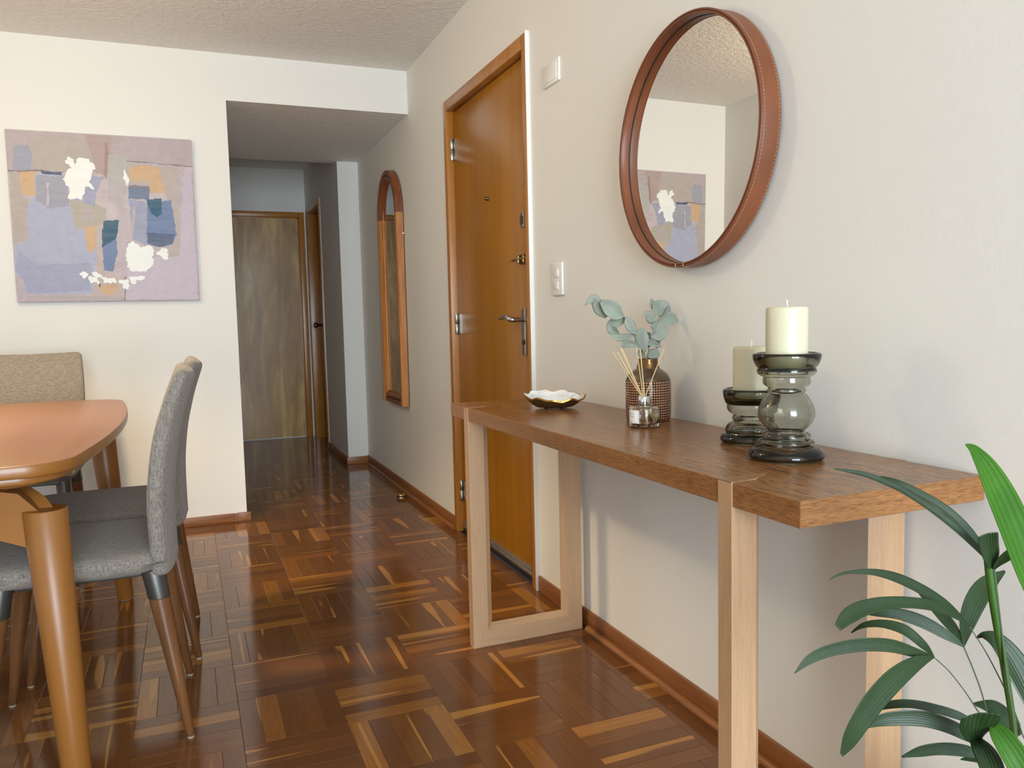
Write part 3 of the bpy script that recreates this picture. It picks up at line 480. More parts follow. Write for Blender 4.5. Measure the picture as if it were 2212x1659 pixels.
# ------------------------------------------------------------------ console table
PHI, CX0, CD = .010, -.413, .396
con = tag(empty('console_table', (CX0, 2.0, 0), PHI), 'long oak console table with open frame legs against the right wall', 'console table')
N0, N1 = .912-2, 2.546-2
ZT, TH = .79, .042
boxes('tabletop', [(.0, CD, N0, N1, ZT-TH, ZT)], [M['oak_top'], M['oak_end'], M['oak_edge']], con, .0012, 1, fm=lambda p: 1 if abs(p.normal.y) > .7 else (2 if abs(p.normal.x) > .7 else 0))
def bar(name, p0, p1, n_in, wid, y0, y1, mat, parent, m0=0, m1=0):
    """frame bar from p0 to p1 in (x,z); n_in points to the inside; hex section with chamfered inner edge; mitre lengths grow with m0/m1"""
    dx, dz = p1[0]-p0[0], p1[1]-p0[1]; L = math.hypot(dx, dz); tx, tz = dx/L, dz/L
    ym = (y0+y1)/2; sec = [(0, y0), (.052, y0), (wid, ym), (.052, y1), (0, y1)]
    V = []
    for (q, sgn, mt) in ((p0, 1, m0), (p1, -1, m1)):
        for s, y in sec: V.append((q[0]+n_in[0]*s+tx*sgn*mt*s, y, q[1]+n_in[1]*s+tz*sgn*mt*s))
    n = 5; Fc = [(i, (i+1) % n, n+(i+1) % n, n+i) for i in range(n)]+[tuple(range(n)), tuple(range(n, 2*n))]
    return mesh(name, V, Fc, mat, parent)
for y0 in (1.069-2, 2.374-2):
    y1 = y0+.036; lf = empty('leg_frame', (0, 0, 0)); lf.parent = con
    a, b = -.002, CD
    bar('stile', (a, 0), (a, ZT+.0004), (1, 0), .072, y0, y1, M['oak_leg_z'], lf, 1, 0)
    bar('stile', (b, 0), (b, ZT-TH+.002), (-1, 0), .072, y0, y1, M['oak_leg_z'], lf, 1, 0)
    bar('bottom_rail', (a, 0), (b, 0), (0, 1), .072, y0, y1, M['oak_leg_x'], lf, 1, 1)
    for side in (0, 1):
        V = []; n = 14
        for q in range(n+1):
            s = .105*q/n; wv = .036*(1-(q/n)**2.2); x = (a+s) if side == 0 else (CD-s)
            V += [(x, y1, ZT+.0006), (x, y1-wv, ZT+.0006)]
        Fc = [(2*q, 2*q+2, 2*q+3, 2*q+1) for q in range(n)]
        o = mesh('inlaid_tongue', V, Fc, M['oak_tongue'], lf); md = o.modifiers.new('thickness', 'SOLIDIFY'); md.thickness = .002; md.offset = -1

# ------------------------------------------------------------------ oyster bowl
bo = tag(empty('shell_bowl', (-.187, 2.218, ZT), math.atan2(-.42, .9)), 'oyster shaped bowl with pearly inside and gold brown underside on the console', 'bowl')
def bowl_mats():
    t = NT('bronze_speckle'); n = t.noise(t.coord(), 420, 3, .7); g = t.noise(t.coord(), 30, 2)
    t.p(Base_Color=t.ramp(n, [(.42, lin((52, 34, 14))), (.6, lin((104, 76, 38))), (.74, lin((170, 138, 84)))]), Roughness=.45, Metallic=.35); t.bump(n, .5, .001); a = t.m
    t = NT('mother_of_pearl'); n = t.noise(t.coord(scale=(6, 60, 60)), 1.2, 4, .6, 1)
    t.p(Base_Color=t.ramp(n, [(.3, lin((196, 186, 172))), (.5, lin((226, 224, 220))), (.7, lin((244, 240, 232)))]), Roughness=.18, Coat_Weight=.4); return a, t.m
M['bronze'], M['pearl'] = bowl_mats(); M['gold'] = plain('gold_rim', lin((164, 116, 52)), .3, .85)
NB = 96
def rim(th):
    a, b = .095, .062
    ru = 1+.022*math.sin(6*th+.6)+.018*math.sin(11*th)
    z = .040+.0030*math.sin(6*th+1.0)+.0022*math.sin(11*th)+.005*math.cos(th-PI*.9)+.008*math.sin(th)
    return (a*ru*math.cos(th), b*ru*math.sin(th), z)
def bowl_surf(off, base):
    V, Fc = [], []; rows = 8
    for i in range(NB):
        x, y, z = rim(2*PI*i/NB)
        for r in range(rows+1):
            s = r/rows; k = .52+.48*s**.85; zz = base+(z-base)*s**1.35
            V.append((x*(k-off), y*(k-off), zz))
    for i in range(NB):
        for r in range(rows):
            j = (i+1) % NB; Fc.append((i*(rows+1)+r, j*(rows+1)+r, j*(rows+1)+r+1, i*(rows+1)+r+1))
    Fc.append(tuple(i*(rows+1) for i in range(NB))); return V, Fc
V, Fc = bowl_surf(0, .004); mesh('outer_shell', V, Fc, M['bronze'], bo, 60)
V, Fc = bowl_surf(.028, .0075); mesh('pearl_lining', V, Fc, M['pearl'], bo, 60)
RP = [rim(2*PI*i/NB) for i in range(NB)]
V, Fc = [], []
for i in range(NB):
    x, y, z = RP[i]; V += [(x*1.004, y*1.004, z-.004), (x*1.002, y*1.002, z+.0006), (x*.972, y*.972, z+.0006), (x*.968, y*.968, z-.003)]
for i in range(NB):
    j = (i+1) % NB
    for q in range(3): Fc.append((i*4+q, j*4+q, j*4+q+1, i*4+q+1))
mesh('gold_edge', V, Fc, M['gold'], bo, 60)
for a in (.5, 2.4, 3.9, 5.4): lathe('bumper_foot', [(0, 0), (.005, 0), (.006, .003), (.004, .006), (0, .006)], M['clear'], bo, 14, loc=(.034*math.cos(a), .020*math.sin(a), 0))

# ------------------------------------------------------------------ vase
def vase_mat():
    t = NT('copper_beaded_glaze'); tc = t.n('TexCoord'); sp = t.n('SeparateXYZ'); t.t.links.new(tc.outputs['Object'], sp.inputs[0])
    ang = t.math('ARCTAN2', sp.outputs[1], sp.outputs[0]); wob = t.math('MULTIPLY', t.math('SUBTRACT', t.noise(tc.outputs['Object'], 60, 2), .5), .8)
    a = t.math('ABSOLUTE', t.math('SINE', t.math('ADD', t.math('MULTIPLY', ang, 28), wob)))
    b = t.math('ABSOLUTE', t.math('SINE', t.math('ADD', t.math('MULTIPLY', sp.outputs[2], PI/.0067), wob)))
    h = t.math('MULTIPLY', t.math('POWER', a, .6), t.math('POWER', b, .6))
    msk = t.math('LESS_THAN', sp.outputs[2], .108)
    n = t.noise(tc.outputs['Object'], 25, 2)
    bead = t.ramp(h, [(.35, lin((52, 24, 10))), (.6, lin((128, 74, 40))), (.88, lin((204, 156, 118)))])
    glaze = t.ramp(n, [(.3, lin((70, 48, 28))), (.7, lin((104, 84, 58)))])
    t.p(Base_Color=t.mix(msk, glaze, bead), Roughness=t.math('MULTIPLY_ADD', msk, .08, .14), Metallic=.25, Coat_Weight=.5, Coat_Roughness=.08)
    t.bump(t.math('MULTIPLY', h, msk), .9, .0022); return t.m
M['vase'] = vase_mat(); M['bronze_neck'] = plain('bronze_lustre', lin((118, 88, 58)), .2, .85)
VC = (-.093, 1.826)
va = tag(empty('beaded_vase', (*VC, ZT)), 'copper brown beaded bottle vase holding eucalyptus on the console', 'vase')
lathe('vase_body', [(0, 0), (.052, 0), (.057, .002), (.0595, .007), (.0603, .02), (.0605, .06), (.0603, .100), (.0592, .110), (.055, .120), (.047, .129), (.039, .135), (.0325, .1385), (.0305, .1405)], M['vase'], va, 96)
lathe('vase_neck', [(.0305, .1405), (.0295, .144), (.0275, .152), (.0262, .160), (.0268, .1635), (.0262, .165), (.0242, .164), (.0238, .150), (.026, .138)], M['bronze_neck'], va, 64)
for nm, st, lo, hi, lab in (('eucalyptus_sprig', 0, 0, 6, 'grey green eucalyptus sprig leaning towards the entry door, in the beaded vase'), ('eucalyptus_sprig', 1, 6, 19, 'upright bushy grey green eucalyptus sprig in the beaded vase')):
    off_ = fwd*(.010 if st else -.006); off_.z = 0
    e = tag(empty(nm, Vector((VC[0], VC[1], ZT+.05))+off_), lab, 'eucalyptus', 'eucalyptus in the vase'); org = Vector((VC[0], VC[1], ZT+.05))
    P, Rr, _ = EUC_STEMS[st]; P = [(VC[0]+.002*(1 if st else -1), VC[1], ZT+.055)]+P
    tube('stem', [Vector(p)-org for p in P], [.0016]+Rr, M['euc_stem'], e, 8, 5)
    for q in range(lo, hi):
        P, Wd, kd = EUC[q]; rnd = random.Random(q); nv = -(fwd+rt*rnd.uniform(-.45, .45)+up2*rnd.uniform(-.35, .35))
        leaf('leaf', [Vector(p)-org for p in P], [x*1.22 for x in Wd], M['euc'], e, nv, .18, rnd.choice((.25, -.3, .4)), 4, 5, .0006)

# ------------------------------------------------------------------ reed diffuser
DC = Vector((-.170, 1.722, ZT))
df = tag(empty('reed_diffuser', DC), 'small clear glass reed diffuser bottle with silver collar on the console', 'reed diffuser')
lathe('glass_bottle', [(0, 0), (.034, 0), (.0368, .002), (.0375, .006), (.0375, .046), (.0362, .0505), (.032, .0525), (.0150, .0545), (.0145, .058), (.0120, .058), (.0120, .0525), (.031, .0495), (.0345, .0465), (.0348, .012), (.033, .0095), (0, .009)], M['clear'], df, 64)
lathe('fragrance_oil', [(0, .0093), (.0330, .0097), (.0346, .0125), (.0346, .034), (0, .034)], M['oil'], df, 48)
lathe('silver_collar', [(.0110, .0775), (.0142, .0775), (.0150, .0768), (.0150, .0550), (.0146, .0545)], M['chrome'], df, 48)
lathe('collar_bore', [(0, .0755), (.0112, .0755), (.0112, .0775)], M['alu'], df, 24)
def lab_text(body, size, ang0, z):
    cu = bpy.data.curves.new('t', 'FONT'); cu.body = body; cu.size = size; cu.align_x = 'RIGHT'
    ob = bpy.data.objects.new('t', cu); COL.objects.link(ob); dg = bpy.context.evaluated_depsgraph_get()
    me = bpy.data.meshes.new_from_object(ob.evaluated_get(dg)); bpy.data.objects.remove(ob)
    bm = bmesh.new(); bm.from_mesh(me); bmesh.ops.triangulate(bm, faces=bm.faces)
    bmesh.ops.subdivide_edges(bm, edges=bm.edges[:], cuts=1); 
    for v in bm.verts:
        a = ang0+v.co.x/.0379; v.co = Vector((.03795*math.cos(a), .03795*math.sin(a), z+v.co.y))
    bm.to_mesh(me); bm.free(); me.materials.append(M['ink']); return me
va_ = math.atan2(-(DC.y-CAM.y), -(DC.x-CAM.x))          # bearing of the room side of the bottle
a0, a1 = va_-1.42, va_-.36
V, Fc = [], []
for q in range(17):
    a = a0+(a1-a0)*q/16
    for r in (.0376, .0378):
        for z in (.0115, .0445): V.append((r*math.cos(a), r*math.sin(a), z))
for q in range(16):
    b0, b1 = q*4, q*4+4; Fc += [(b0+2, b1+2, b1+3, b0+3), (b0, b0+1, b1+1, b1), (b0+1, b0+3, b1+3, b1+1), (b0, b1, b1+2, b0+2)]
Fc += [(0, 2, 3, 1), (64, 65, 67, 66)]
lb = mesh('paper_label', V, Fc, M['paper'], df, 40)
link('lettering', lab_text('he co', .0082, a1-.36, .0335), lb); link('lettering', lab_text('ITE TEA', .0062, a1-.38, .0262), lb)
V, Fc = [], []
def arc_line(b0, b1, z0, z1):
    n0 = len(V)
    for q in range(9):
        a = b0+(b1-b0)*q/8; V.extend([(.03793*math.cos(a), .03793*math.sin(a), z0), (.03793*math.cos(a), .03793*math.sin(a), z1)])
    Fc.extend([(n0+2*q, n0+2*q+2, n0+2*q+3, n0+2*q+1) for q in range(8)])
arc_line(a0+.03, a1-.3, .0238, .0242); arc_line(a0+.03, a1-.33, .0166, .0171); arc_line(a0+.03, a1-.46, .0146, .0149)
arc_line(a0+.01, a1-.07, .0420, .0423); arc_line(a0+.01, a1-.07, .0134, .0137); arc_line(a1-.078, a1-.07, .0134, .0423)
mesh('printed_lines', V, Fc, M['ink'], lb)
ez = lambda u, v: (1100+u/4.61, 600+v/4.61)
for tp, bot in (((-.0545, .0608, .1893), .3), ((-.0589, .0301, .1893), .9), ((-.0463, .0367, .1994), -.3), ((-.0529, .0177, .1996), .2), ((-.0033, .0299, .198), 0.), ((-.0100, .0000, .1986), .5), ((.0518, -.0144, .1972), -.6)):
    d = Vector(tp); mid = Vector((d.x*.1+.003*bot, d.y*.1-.002*bot, .0765)); b = mid+(mid-d)*.52; b.z = .0105
    tube('reed', [b, mid, d], .0013, M['reed'], df, 8, 1)

# ------------------------------------------------------------------ candle holders and candles
def holder(name, loc, outer, label, seat, wallt=.0065):
    h = tag(empty(name, loc), label, 'candle holder', 'smoked glass candle holders on the console')
    inn = [((r-wallt)*(.70+.30*min(1, max(0, (z-.008)/.020))), z) for r, z in reversed(outer) if .003 < z < seat-.008]
    top = outer[-1]
    cup = [(top[0]-.0025, top[1]+.0018), (top[0]-.0060, top[1]+.0010), (top[0]-.0095, top[1]-.0045), (.0455, seat+.006), (.0415, seat+.001), (.0395, seat), (0, seat)]
    lathe('glass_body', [(0, inn[0][1]+.002)]+[(inn[0][0]*.6, inn[0][1]+.002)]+inn+[(inn[-1][0], 0)]+outer+cup, M['smoke'], h, 72, smooth=60)
    return h
def prof(rows, sc, zc, ycol):
    return [(r/sc, max((zc-y)/sc, 0)) for y, r in rows]
front = [(.055, 0), (.0635, .0012), (.0695, .005), (.0700, .010), (.0665, .018), (.0600, .0235), (.0540, .0265), (.0490, .0285), (.0520, .0330), (.0505, .0370), (.0425, .0392), (.0435, .0420), (.0450, .0460), (.0425, .0505), (.0360, .0530), (.0325, .0555), (.0360, .0590), (.0430, .0660), (.0495, .0750), (.0525, .0850), (.0520, .0950), (.0485, .1060), (.0430, .1160), (.0375, .1240), (.0325, .1275), (.0350, .1300), (.0355, .1340), (.0330, .1380), (.0375, .1400), (.0425, .1440), (.0440, .1500), (.0425, .1580), (.0470, .1600), (.0530, .1640), (.0550, .1700), (.0525, .1760), (.0555, .1780), (.0590, .1840), (.0622, .1930), (.0632, .1985), (.0620, .2020)]
FCn = (-.180, 1.196, ZT)
holder('glass_candle_holder', FCn, front, 'tall baluster shaped smoky green glass candle holder on the console', .180)
rear = [(.052, 0), (.0600, .0010), (.0650, .005), (.0650, .011), (.0615, .0185), (.0535, .0215), (.0548, .0260), (.0535, .0340), (.0490, .0410), (.0415, .0455), (.0375, .0475), (.0405, .0530), (.0395, .0580), (.0360, .0615), (.0420, .0640), (.0490, .0690), (.0520, .0760), (.0510, .0845), (.0545, .0870), (.0575, .0960), (.0595, .1060), (.0598, .1130), (.0585, .1160)]
RCn = (-.107, 1.388, ZT)
holder('glass_candle_holder', RCn, rear, 'short squat smoky green glass candle holder behind the tall one', .096)
def candle(loc, h, label):
    c = tag(empty('pillar_candle', loc), label, 'candle', 'ivory pillar candles'); r = .0385
    lathe('wax', [(0, 0), (r, 0), (r, h-.005), (r-.0015, h-.0015), (r-.005, h), (.012, h-.001), (.004, h-.003), (0, h-.003)], M['wax'], c, 64)
    tube('wick', [(0, 0, h-.004), (.0005, 0, h+.006), (0, .0005, h+.0135)], .0013, M['wick'], c, 8, 3)
candle((FCn[0], FCn[1], ZT+.1805), .110, 'ivory pillar candle in the tall glass holder')
candle((RCn[0], RCn[1], ZT+.0965), .112, 'ivory pillar candle in the short glass holder')

# ------------------------------------------------------------------ round mirror
RM = tag(empty('round_mirror', (WX-.003, 1.731, 1.503)), 'round wall mirror in a tan stitched leather band above the console', 'mirror')
RM.rotation_euler = (0, .0090, -.0100)
R0, DP = .3120, .050
lathe('leather_band', [(R0-.008, 0), (R0-.001, 0), (R0, -.001), (R0, -DP+.002), (R0-.001, -DP), (R0-.010, -DP), (R0-.0105, -DP+.002), (R0-.0105, -.004)], M['leather'], RM, 160, 'X', 40, close=True)
def torus(name, r, x, rr, mat, parent):
    return lathe(name, [(r+rr*math.cos(a), x+rr*math.sin(a)) for a in [2*PI*k/10 for k in range(10)]], mat, parent, 160, 'X', 180, close=True)
torus('edge_piping', R0-.0022, -DP-.0005, .0028, M['piping'], RM); torus('edge_piping', R0-.0085, -DP-.0005, .0028, M['piping'], RM)
torus('dark_gap_ring', R0-.0108, -.0256, .0014, M['rubber'], RM)  # dark ring added to draw the gap between band and glass
lathe('mirror_glass', [(0, -.025), (R0-.0100, -.025), (R0-.0100, -.006), (0, -.006)], M['mirror'], RM, 128, 'X', 30)
V, Fc = [], []
for x in (-.0045, -DP+.0055):
    n = 230
    for k in range(n):
        a0_, a1_ = 2*PI*k/n, 2*PI*(k+.62)/n; b0 = len(V)
        for a in (a0_, a1_):
            for dx, dr in ((-.0004, .0001), (.0004, .0001), (0, .0007)): V.append((x+dx, (R0+dr)*math.cos(a), (R0+dr)*math.sin(a)))
        Fc += [(b0, b0+3, b0+5, b0+2), (b0+1, b0+2, b0+5, b0+4), (b0, b0+2, b0+1), (b0+3, b0+4, b0+5)]
st = mesh('stitching', V, Fc, M['thread'], RM); st['kind'] = 'stuff'
for dy in (-.017, .017):
    tube('tie_stitch', [(-DP+.01, dy*.9, -R0-.0005), (-DP-.004, dy, -R0+.002), (-DP-.004, dy, -R0+.008), (-DP+.004, dy, -R0+.012)], .0008, M['thread'], RM, 8, 4)

# ------------------------------------------------------------------ arched mirror
AM = tag(empty('arched_mirror', (WX, 4.92, .552)), 'tall narrow arched wall mirror in a pine frame in the hall', 'mirror')
AW, AH, ASP, FW = .25, 1.448, 1.165, .072
pr = [(0, -.008), (0, -.046), (.004, -.05), (.028, -.05), (.032, -.038), (.036, -.038), (.039, -.048), (.050, -.047), (.061, -.036), (FW, -.026), (FW, -.008)]
def sweep(name, path, mat, parent, closed_prof=True):
    V, Fc = [], []; n = len(pr)
    for (y, z), (ny, nz) in path:
        for s, d in pr: V.append((d, y+ny*s, z+nz*s))
    for i in range(len(path)-1):
        for q in range(n): Fc.append((i*n+q, i*n+(q+1) % n, (i+1)*n+(q+1) % n, (i+1)*n+q))
    Fc += [tuple(range(n)), tuple((len(path)-1)*n+q for q in range(n))]
    return mesh(name, V, Fc, mat, parent, 35)
M['dark_pine_z'] = wood('stained_pine_z', lin((104, 54, 26)), lin((148, 86, 44)), 'Z', 1.3, .34)
sweep('stile', [((-AW, 0), (1, 0)), ((-AW, ASP), (1, 0))], M['pine'], AM); sweep('stile', [((AW, 0), (-1, 0)), ((AW, ASP), (-1, 0))], M['pine'], AM)
arc = []
for k in range(33):
    a = PI*k/32; y, z = AW*math.cos(a), ASP+(AH-ASP)*math.sin(a); nx, nz = -math.cos(a)/AW, -math.sin(a)/(AH-ASP); l = math.hypot(nx, nz); arc.append(((y, z), (nx/l, nz/l)))
sweep('arch_rail', arc, M['dark_pine_z'], AM)
sweep('bottom_rail', [((-AW+FW-.002, 0), (0, 1)), ((AW-FW+.002, 0), (0, 1))], M['dark_pine_y'], AM)
gp = [(-AW+FW-.006, FW-.006), (AW-FW+.006, FW-.006)]+[((AW-FW+.006)*math.cos(PI*k/32), ASP+(AH-ASP-FW+.006)*math.sin(PI*k/32)) for k in range(33)]
V = [(-.024, y, z) for y, z in gp]+[(-.012, y, z) for y, z in gp]; n = len(gp)
mesh('mirror_glass', V, [tuple(range(n)), tuple(range(n, 2*n))]+[(i, (i+1) % n, n+(i+1) % n, n+i) for i in range(n)], M['mirror'], AM)
for hk in ((-.012, 0, -AW-.006, -AW+.01, ASP-.13, ASP-.12), (-.012, 0, AW-.02, AW, ASP-.13, ASP-.12), (-.012, 0, -.01, .01, .03, .05)): boxes('wall_hook', [hk], M['chrome'], AM, .001)

# ------------------------------------------------------------------ painting
PT = tag(empty('abstract_painting', (-1.982, YB, 1.203)), 'square abstract canvas of mauve, blue, orange and white paint patches', 'painting')
PWD, PHT, PY = .825, .822, -.030
def canvas_mat(name, c, var=.12, rough=.6, bump=.3):
    t = NT(name); n = t.noise(t.coord(), 26, 4, .65, .5); wv = t.noise(t.coord(scale=(700, 700, 700)), 1, 2); s = t.noise(t.coord(scale=(8, 8, 60)), 1, 3)
    col = t.mix(t.ramp(n, [(.35, W3(0)), (.7, W3(1))]), tuple(max(x*(1-var*1.6), 0) for x in c), tuple(min(x*(1+var), 1) for x in c))
    col = t.mix(t.ramp(s, [(.35, W3(0)), (.65, W3(.5))]), col, tuple(min(x*.80+.10, 1) for x in c))
    t.p(Base_Color=col, Roughness=rough); t.bump(t.math('ADD', t.math('MULTIPLY', wv, .4), s), bump, .0012); return t.m
PC = dict(mauve=(168, 150, 152), greybeige=(166, 152, 142), rose=(166, 138, 136), steel=(140, 142, 162), peri=(152, 156, 184), periD=(142, 144, 176), greyb=(142, 142, 158), orange=(200, 154, 104), navy=(72, 86, 122), sage=(164, 154, 136), greyl=(166, 158, 156), pinkb=(178, 158, 150), rosel=(176, 160, 166), sand=(172, 154, 146), slate=(92, 108, 142), lav=(138, 142, 172), blue=(88, 112, 160), teal=(24, 82, 108), lilac=(180, 164, 180), white=(240, 242, 238), line=(122, 108, 112), rust=(156, 120, 106))
PC = {k_: tuple(min(255, .74*(x*1.08)+.26*1.08*sum(v_)/3) if k_ not in ('white', 'teal', 'navy') else x for x in v_) for k_, v_ in PC.items()}
PM = {k_: canvas_mat('paint_'+k_, lin(v_), .05 if k_ != 'white' else .02, .55, .25 if k_ != 'white' else .8) for k_, v_ in PC.items()}
boxes('canvas', [(0, PWD, PY, -.004, 0, PHT)], canvas_mat('canvas_ground', lin((196, 182, 186))), PT, .002)
rp = random.Random(3)
for i, (cn, poly) in enumerate(PAINT):
    pts = []; m = len(poly); amp = .0022 if cn != 'white' else .0045
    for q in range(m):
        a, b = Vector((*poly[q], 0)), Vector((*poly[(q+1) % m], 0)); d = b-a; ns = max(1, int(d.length/(.016 if cn != 'white' else .010))); nn = Vector((-d.y, d.x, 0)).normalized() if d.length else Vector()
        for s in range(ns):
            p = a+d*(s/ns)+nn*rp.gauss(0, amp); pts.append((min(max(p.x, .002), .998)*PWD, PHT-min(max(p.y, .002), .998)*PHT))
    yy = PY-.0002-.00007*i-(.0012 if cn == 'white' else 0); n = len(pts)
    V = [(x, yy, z) for x, z in pts]+[(x, PY+.0005, z) for x, z in pts]
    mesh('paint_patch', V, [tuple(range(n))]+[(q, (q+1) % n, n+(q+1) % n, n+q) for q in range(n)], PM[cn], PT)

# ------------------------------------------------------------------ dining table
TB = tag(empty('dining_table', (-1.92, 2.69, 0)), 'cherry wood dining table with bowed edges and splayed round legs', 'dining table')
def outline(hw, hl, bowx, bowy, rc, n=10):
    """rounded rectangle with bowed sides"""
    pts = []
    for sx, sy, a0 in ((1, 1, 0), (-1, 1, PI/2), (-1, -1, PI), (1, -1, 1.5*PI)):
        for k in range(n+1):
            a = a0+PI/2*k/n; x = sx*(hw-rc)+rc*math.cos(a); y = sy*(hl-rc)+rc*math.sin(a); pts.append((x, y))
    full = []
    for i, p in enumerate(pts):
        q = pts[(i+1) % len(pts)]; d = math.dist(p, q); ns = max(1, int(d/.06))
        for k in range(ns): full.append((p[0]+(q[0]-p[0])*k/ns, p[1]+(q[1]-p[1])*k/ns))
    return [(x-math.copysign(bowx*(y/hl)**2, x)*abs(x)/hw, y-math.copysign(bowy*(x/hw)**2, y)*abs(y)/hl) for x, y in full]
def slab(name, hw, hl, z0, z1, bowx, bowy, rc, mat, parent, rnd=.004):
    o = outline(hw, hl, bowx, bowy, rc); n = len(o); V = []
    lv = [(z0, rnd), (z0+rnd*.3, rnd*.3), (z0+rnd, 0), (z1-rnd, 0), (z1-rnd*.3, rnd*.3), (z1, rnd)]
    for z, ins in lv:
        for x, y in o: V.append((x*(1-ins/hw), y*(1-ins/hl), z))
    Fc = [tuple(range(n)), tuple((len(lv)-1)*n+i for i in range(n))]
    for r in range(len(lv)-1): Fc += [(r*n+i, r*n+(i+1) % n, (r+1)*n+(i+1) % n, (r+1)*n+i) for i in range(n)]
    return mesh(name, V, Fc, mat, parent, 40)
slab('tabletop', .498, .825, .762, .790, .062, .035, .085, M['cherry'], TB, .005)
slab('under_rim', .476, .800, .744, .763, .062, .035, .08, M['cherry'], TB, .004)
slab('apron', .40, .66, .715, .745, .03, .02, .10, M['cherry_under'], TB, .003)
def tapered(name, p0, p1, r0, r1, mat, parent, n=28, extra=None):
    p0, p1 = Vector(p0), Vector(p1); V, Fc = [], []; rows = [(0, r0-.002), (.004, r0), (.5, (r0+r1)/2), (.995, r1), (1, r1-.0015)] if not extra else extra
    for t_, r in rows:
        c = p0.lerp(p1, t_)
        for k in range(n): a = 2*PI*k/n; V.append((c.x+r*math.cos(a), c.y+r*math.sin(a), c.z))
    for i in range(len(rows)-1): Fc += [(i*n+k, i*n+(k+1) % n, (i+1)*n+(k+1) % n, (i+1)*n+k) for k in range(n)]
    Fc += [tuple(range(n)), tuple((len(rows)-1)*n+k for k in range(n))]
    return mesh(name, V, Fc, mat, parent, 45)
M['glide'] = plain('glide_plastic', lin((150, 140, 124)), .5)
for sx in (1, -1):
    for sy in (1, -1):
        lg = tapered('leg', (.372*sx, .660*sy, .668), (.412*sx, .730*sy, .004), .046, .029, M['cherry_z'], TB)
        lathe('floor_glide', [(0, 0), (.024, 0), (.025, .003), (0, .004)], M['glide'], lg, 20, loc=(.412*sx, .730*sy, 0))
        V, Fc = [], []
        for k in range(11):
            s = k/10; y = (.650-.17*s)*sy; z = .650+.075*s**.6; 
            for dx, dz in ((-.014, -.03), (.014, -.03), (.014, .02), (-.014, .02)): V.append((.372*sx+dx-sx*.15*s, y, z+dz))
        for k in range(10): Fc += [(k*4+q, k*4+(q+1) % 4, k*4+4+(q+1) % 4, k*4+4+q) for q in range(4)]
        Fc += [(0, 1, 2, 3), (40, 41, 42, 43)]
        mesh('leg_bracket', V, Fc, M['cherry_under'], TB, 40)
for sy in (1, -1):
    V, Fc = [], []; n = 16
    for k in range(n+1):
        x = -.372+.744*k/n; s = abs(x)/.372; zb = .695-.125*s**1.4; zt = .72 if s < .85 else .72-(s-.85)/.15*.065
        for y in (.647, .677): V += [(x, y*sy, zb), (x, y*sy, zt)]
    for k in range(n):
        a, b = k*4, k*4+4; Fc += [(a, b, b+1, a+1), (a+2, a+3, b+3, b+2), (a+1, b+1, b+3, a+3), (a, a+2, b+2, b)]
    Fc += [(0, 1, 3, 2), (n*4, n*4+2, n*4+3, n*4+1)]
    mesh('cross_beam', V, Fc, M['cherry_under'], TB, 40)

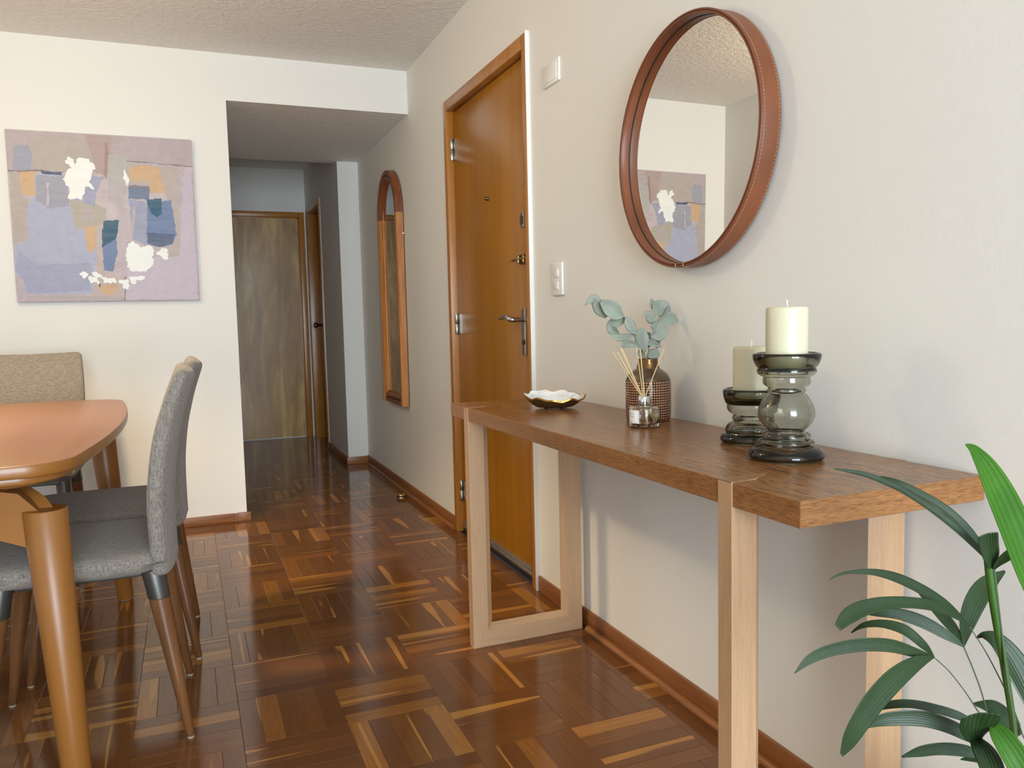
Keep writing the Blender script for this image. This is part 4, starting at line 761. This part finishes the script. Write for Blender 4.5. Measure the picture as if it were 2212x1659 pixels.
# ------------------------------------------------------------------ chairs
M['glide'] = M['glide'] if 'glide' in M else plain('glide_plastic', lin((150, 140, 124)), .5)
def make_chair():
    c = empty('dining_chair')
    # seat: soft slab, crowned
    bm = bmesh.new(); bmesh.ops.create_grid(bm, x_segments=20, y_segments=20, size=.5)
    nx = 21; top = [v.co.copy() for v in bm.verts]; bm.free()
    V, Fc = [], []
    def seat_pt(u, v, s):
        e = 1-max(abs(u), abs(v))**10*.0; n4 = (abs(u)**7+abs(v)**7)
        x = -.040+u*.240; y = v*.226*(1-.02*(1-u)); k_ = max(0, 1-n4)**.33
        th = .034
        return (x, y, .478+s*th*k_+(.006 if s > 0 else 0)*(1-u*u)*(1-v*v))
    g = 26
    for s in (1, -1):
        for i in range(g+1):
            for j in range(g+1):
                u = math.sin((i/g-.5)*PI); v = math.sin((j/g-.5)*PI); V.append(seat_pt(u, v, s))
    off = (g+1)**2
    for s in (0, 1):
        for i in range(g):
            for j in range(g):
                a = s*off+i*(g+1)+j; Fc.append((a, a+1, a+g+2, a+g+1))
    o = mesh('seat', V, Fc, M['tweed'], c, 180)
    bm = bmesh.new(); bm.from_mesh(o.data); bmesh.ops.remove_doubles(bm, verts=bm.verts, dist=1e-4); bmesh.ops.recalc_face_normals(bm, faces=bm.faces); bm.to_mesh(o.data); bm.free()
    # backrest
    ctl = [(.180, .446, .205), (.179, .50, .212), (.180, .60, .222), (.186, .68, .228), (.200, .77, .230), (.224, .86, .228), (.255, .945, .222)]
    cs = smooth_path([(a, b, h) for a, b, h in ctl], 5); V, Fc = [], []; n = 32; rows = []
    L = len(cs)-1
    for i, q in enumerate(cs):
        tg = (cs[min(i+1, L)]-cs[max(i-1, 0)]); tg = Vector((tg.x, 0, tg.y)).normalized(); nrm = Vector((tg.z, 0, -tg.x))
        rows.append((Vector((q.x, 0, q.y)), nrm, tg, q.z, .025 if i < L*.75 else .025-.004*(i/L-.75)/.25))
    def ring(c0, nrm, hw, th, zs):
        for k_ in range(n):
            a = 2*PI*k_/n; ca, sa = math.cos(a), math.sin(a)
            yy = math.copysign(abs(ca)**.22, ca)*hw if abs(ca) > 1e-9 else 0; dd = math.copysign(abs(sa)**.55, sa)*th if abs(sa) > 1e-9 else 0
            bow = .022*(1-(yy/.23)**2)
            p = c0+nrm*(dd+bow); V.append((p.x, yy, p.z))
    c0, nn, tg, hw, th = rows[0]
    for k_, (f1, f2, f3) in enumerate(((-.010, .90, .35), (-.007, .96, .75))): ring(c0+tg*f1, nn, hw*f2, th*f3, 0)
    for r in rows: ring(r[0], r[1], r[3], r[4], 0)
    c0, nn, tg, hw, th = rows[-1]
    for f1, f2, f3 in ((.008, .985, .93), (.015, .955, .70), (.019, .92, .35)): ring(c0+tg*f1, nn, hw*f2, th*f3, 0)
    R_ = len(V)//n
    for i in range(R_-1): Fc += [(i*n+k_, i*n+(k_+1) % n, (i+1)*n+(k_+1) % n, (i+1)*n+k_) for k_ in range(n)]
    Fc += [tuple(range(n)), tuple((R_-1)*n+k_ for k_ in range(n))]
    mesh('backrest', V, Fc, M['tweed'], c, 60)
    boxes('seat_support', [(-.20, .17, -.16, .16, .432, .450)], M['gunmetal'], c, .004)
    for sx in (-1, 1):
        for sy in (-1, 1):
            t0, t1 = Vector((.168*sx, .168*sy, .452)), Vector((.235*sx, .200*sy, .006)); mid = t0.lerp(t1, .165)
            lg = tapered('leg', mid, t1, .0262, .0105, M['leg_wood'], c, 22)
            tapered('metal_ferrule', t0, mid, .029, .0272, M['gunmetal'], lg, 22, [(0, .0285), (.06, .029), (.94, .0274), (1, .0268)])
            lathe('floor_glide', [(0, 0), (.0085, 0), (.0095, .002), (.0095, .006), (0, .006)], M['glide'], lg, 14, loc=(t1.x, t1.y, 0))
    return c
CH = make_chair(); CG = 'chairs at the dining table'
CH.location = (-1.511, 2.367, 0)
tag(CH, 'grey tweed dining chair on the console side, right behind a thick table leg', 'chair', CG)
c2 = copy_tree(CH); c2.location = (-1.484, 2.885, 0); c2['label'] = 'grey tweed dining chair on the console side, next along towards the painting wall'
c3 = copy_tree(CH); c3.location = (-1.905, 3.885, 0); c3.rotation_euler = (0, 0, PI/2); c3['label'] = 'grey tweed dining chair at the table end under the painting'

# ------------------------------------------------------------------ lady palm
PO = Vector((-.235, .640, 0))
palm = tag(empty('potted_palm', PO), 'dark green lady palm with fan leaves in front of the console end', 'plant')
lathe('pot', [(0, 0), (.105, 0), (.112, .006), (.135, .24), (.14, .262), (.132, .266), (.124, .24), (0, .24)], plain('pot_ceramic', lin((206, 202, 194)), .4), palm, 48)
lathe('soil', [(0, .246), (.06, .25), (.124, .244), (.124, .24), (0, .24)], plain('potting_soil', lin((54, 40, 30)), .95), palm, 32)
for P, Rr, _ in PALM_STEMS:
    P = [Vector(p)-PO for p in P]; big = Rr[0] > .003
    e = P[-1]; P += [e.lerp(Vector((e.x*.35, e.y*.35, .246)), .5)+Vector((0, 0, -.0)), Vector((e.x*.25, e.y*.25, .24))]
    tube('stem' if big else 'petiole', P, Rr+[Rr[-1]]*2, M['palm_stem'] if big else M['petiole'], palm, 10, 5)
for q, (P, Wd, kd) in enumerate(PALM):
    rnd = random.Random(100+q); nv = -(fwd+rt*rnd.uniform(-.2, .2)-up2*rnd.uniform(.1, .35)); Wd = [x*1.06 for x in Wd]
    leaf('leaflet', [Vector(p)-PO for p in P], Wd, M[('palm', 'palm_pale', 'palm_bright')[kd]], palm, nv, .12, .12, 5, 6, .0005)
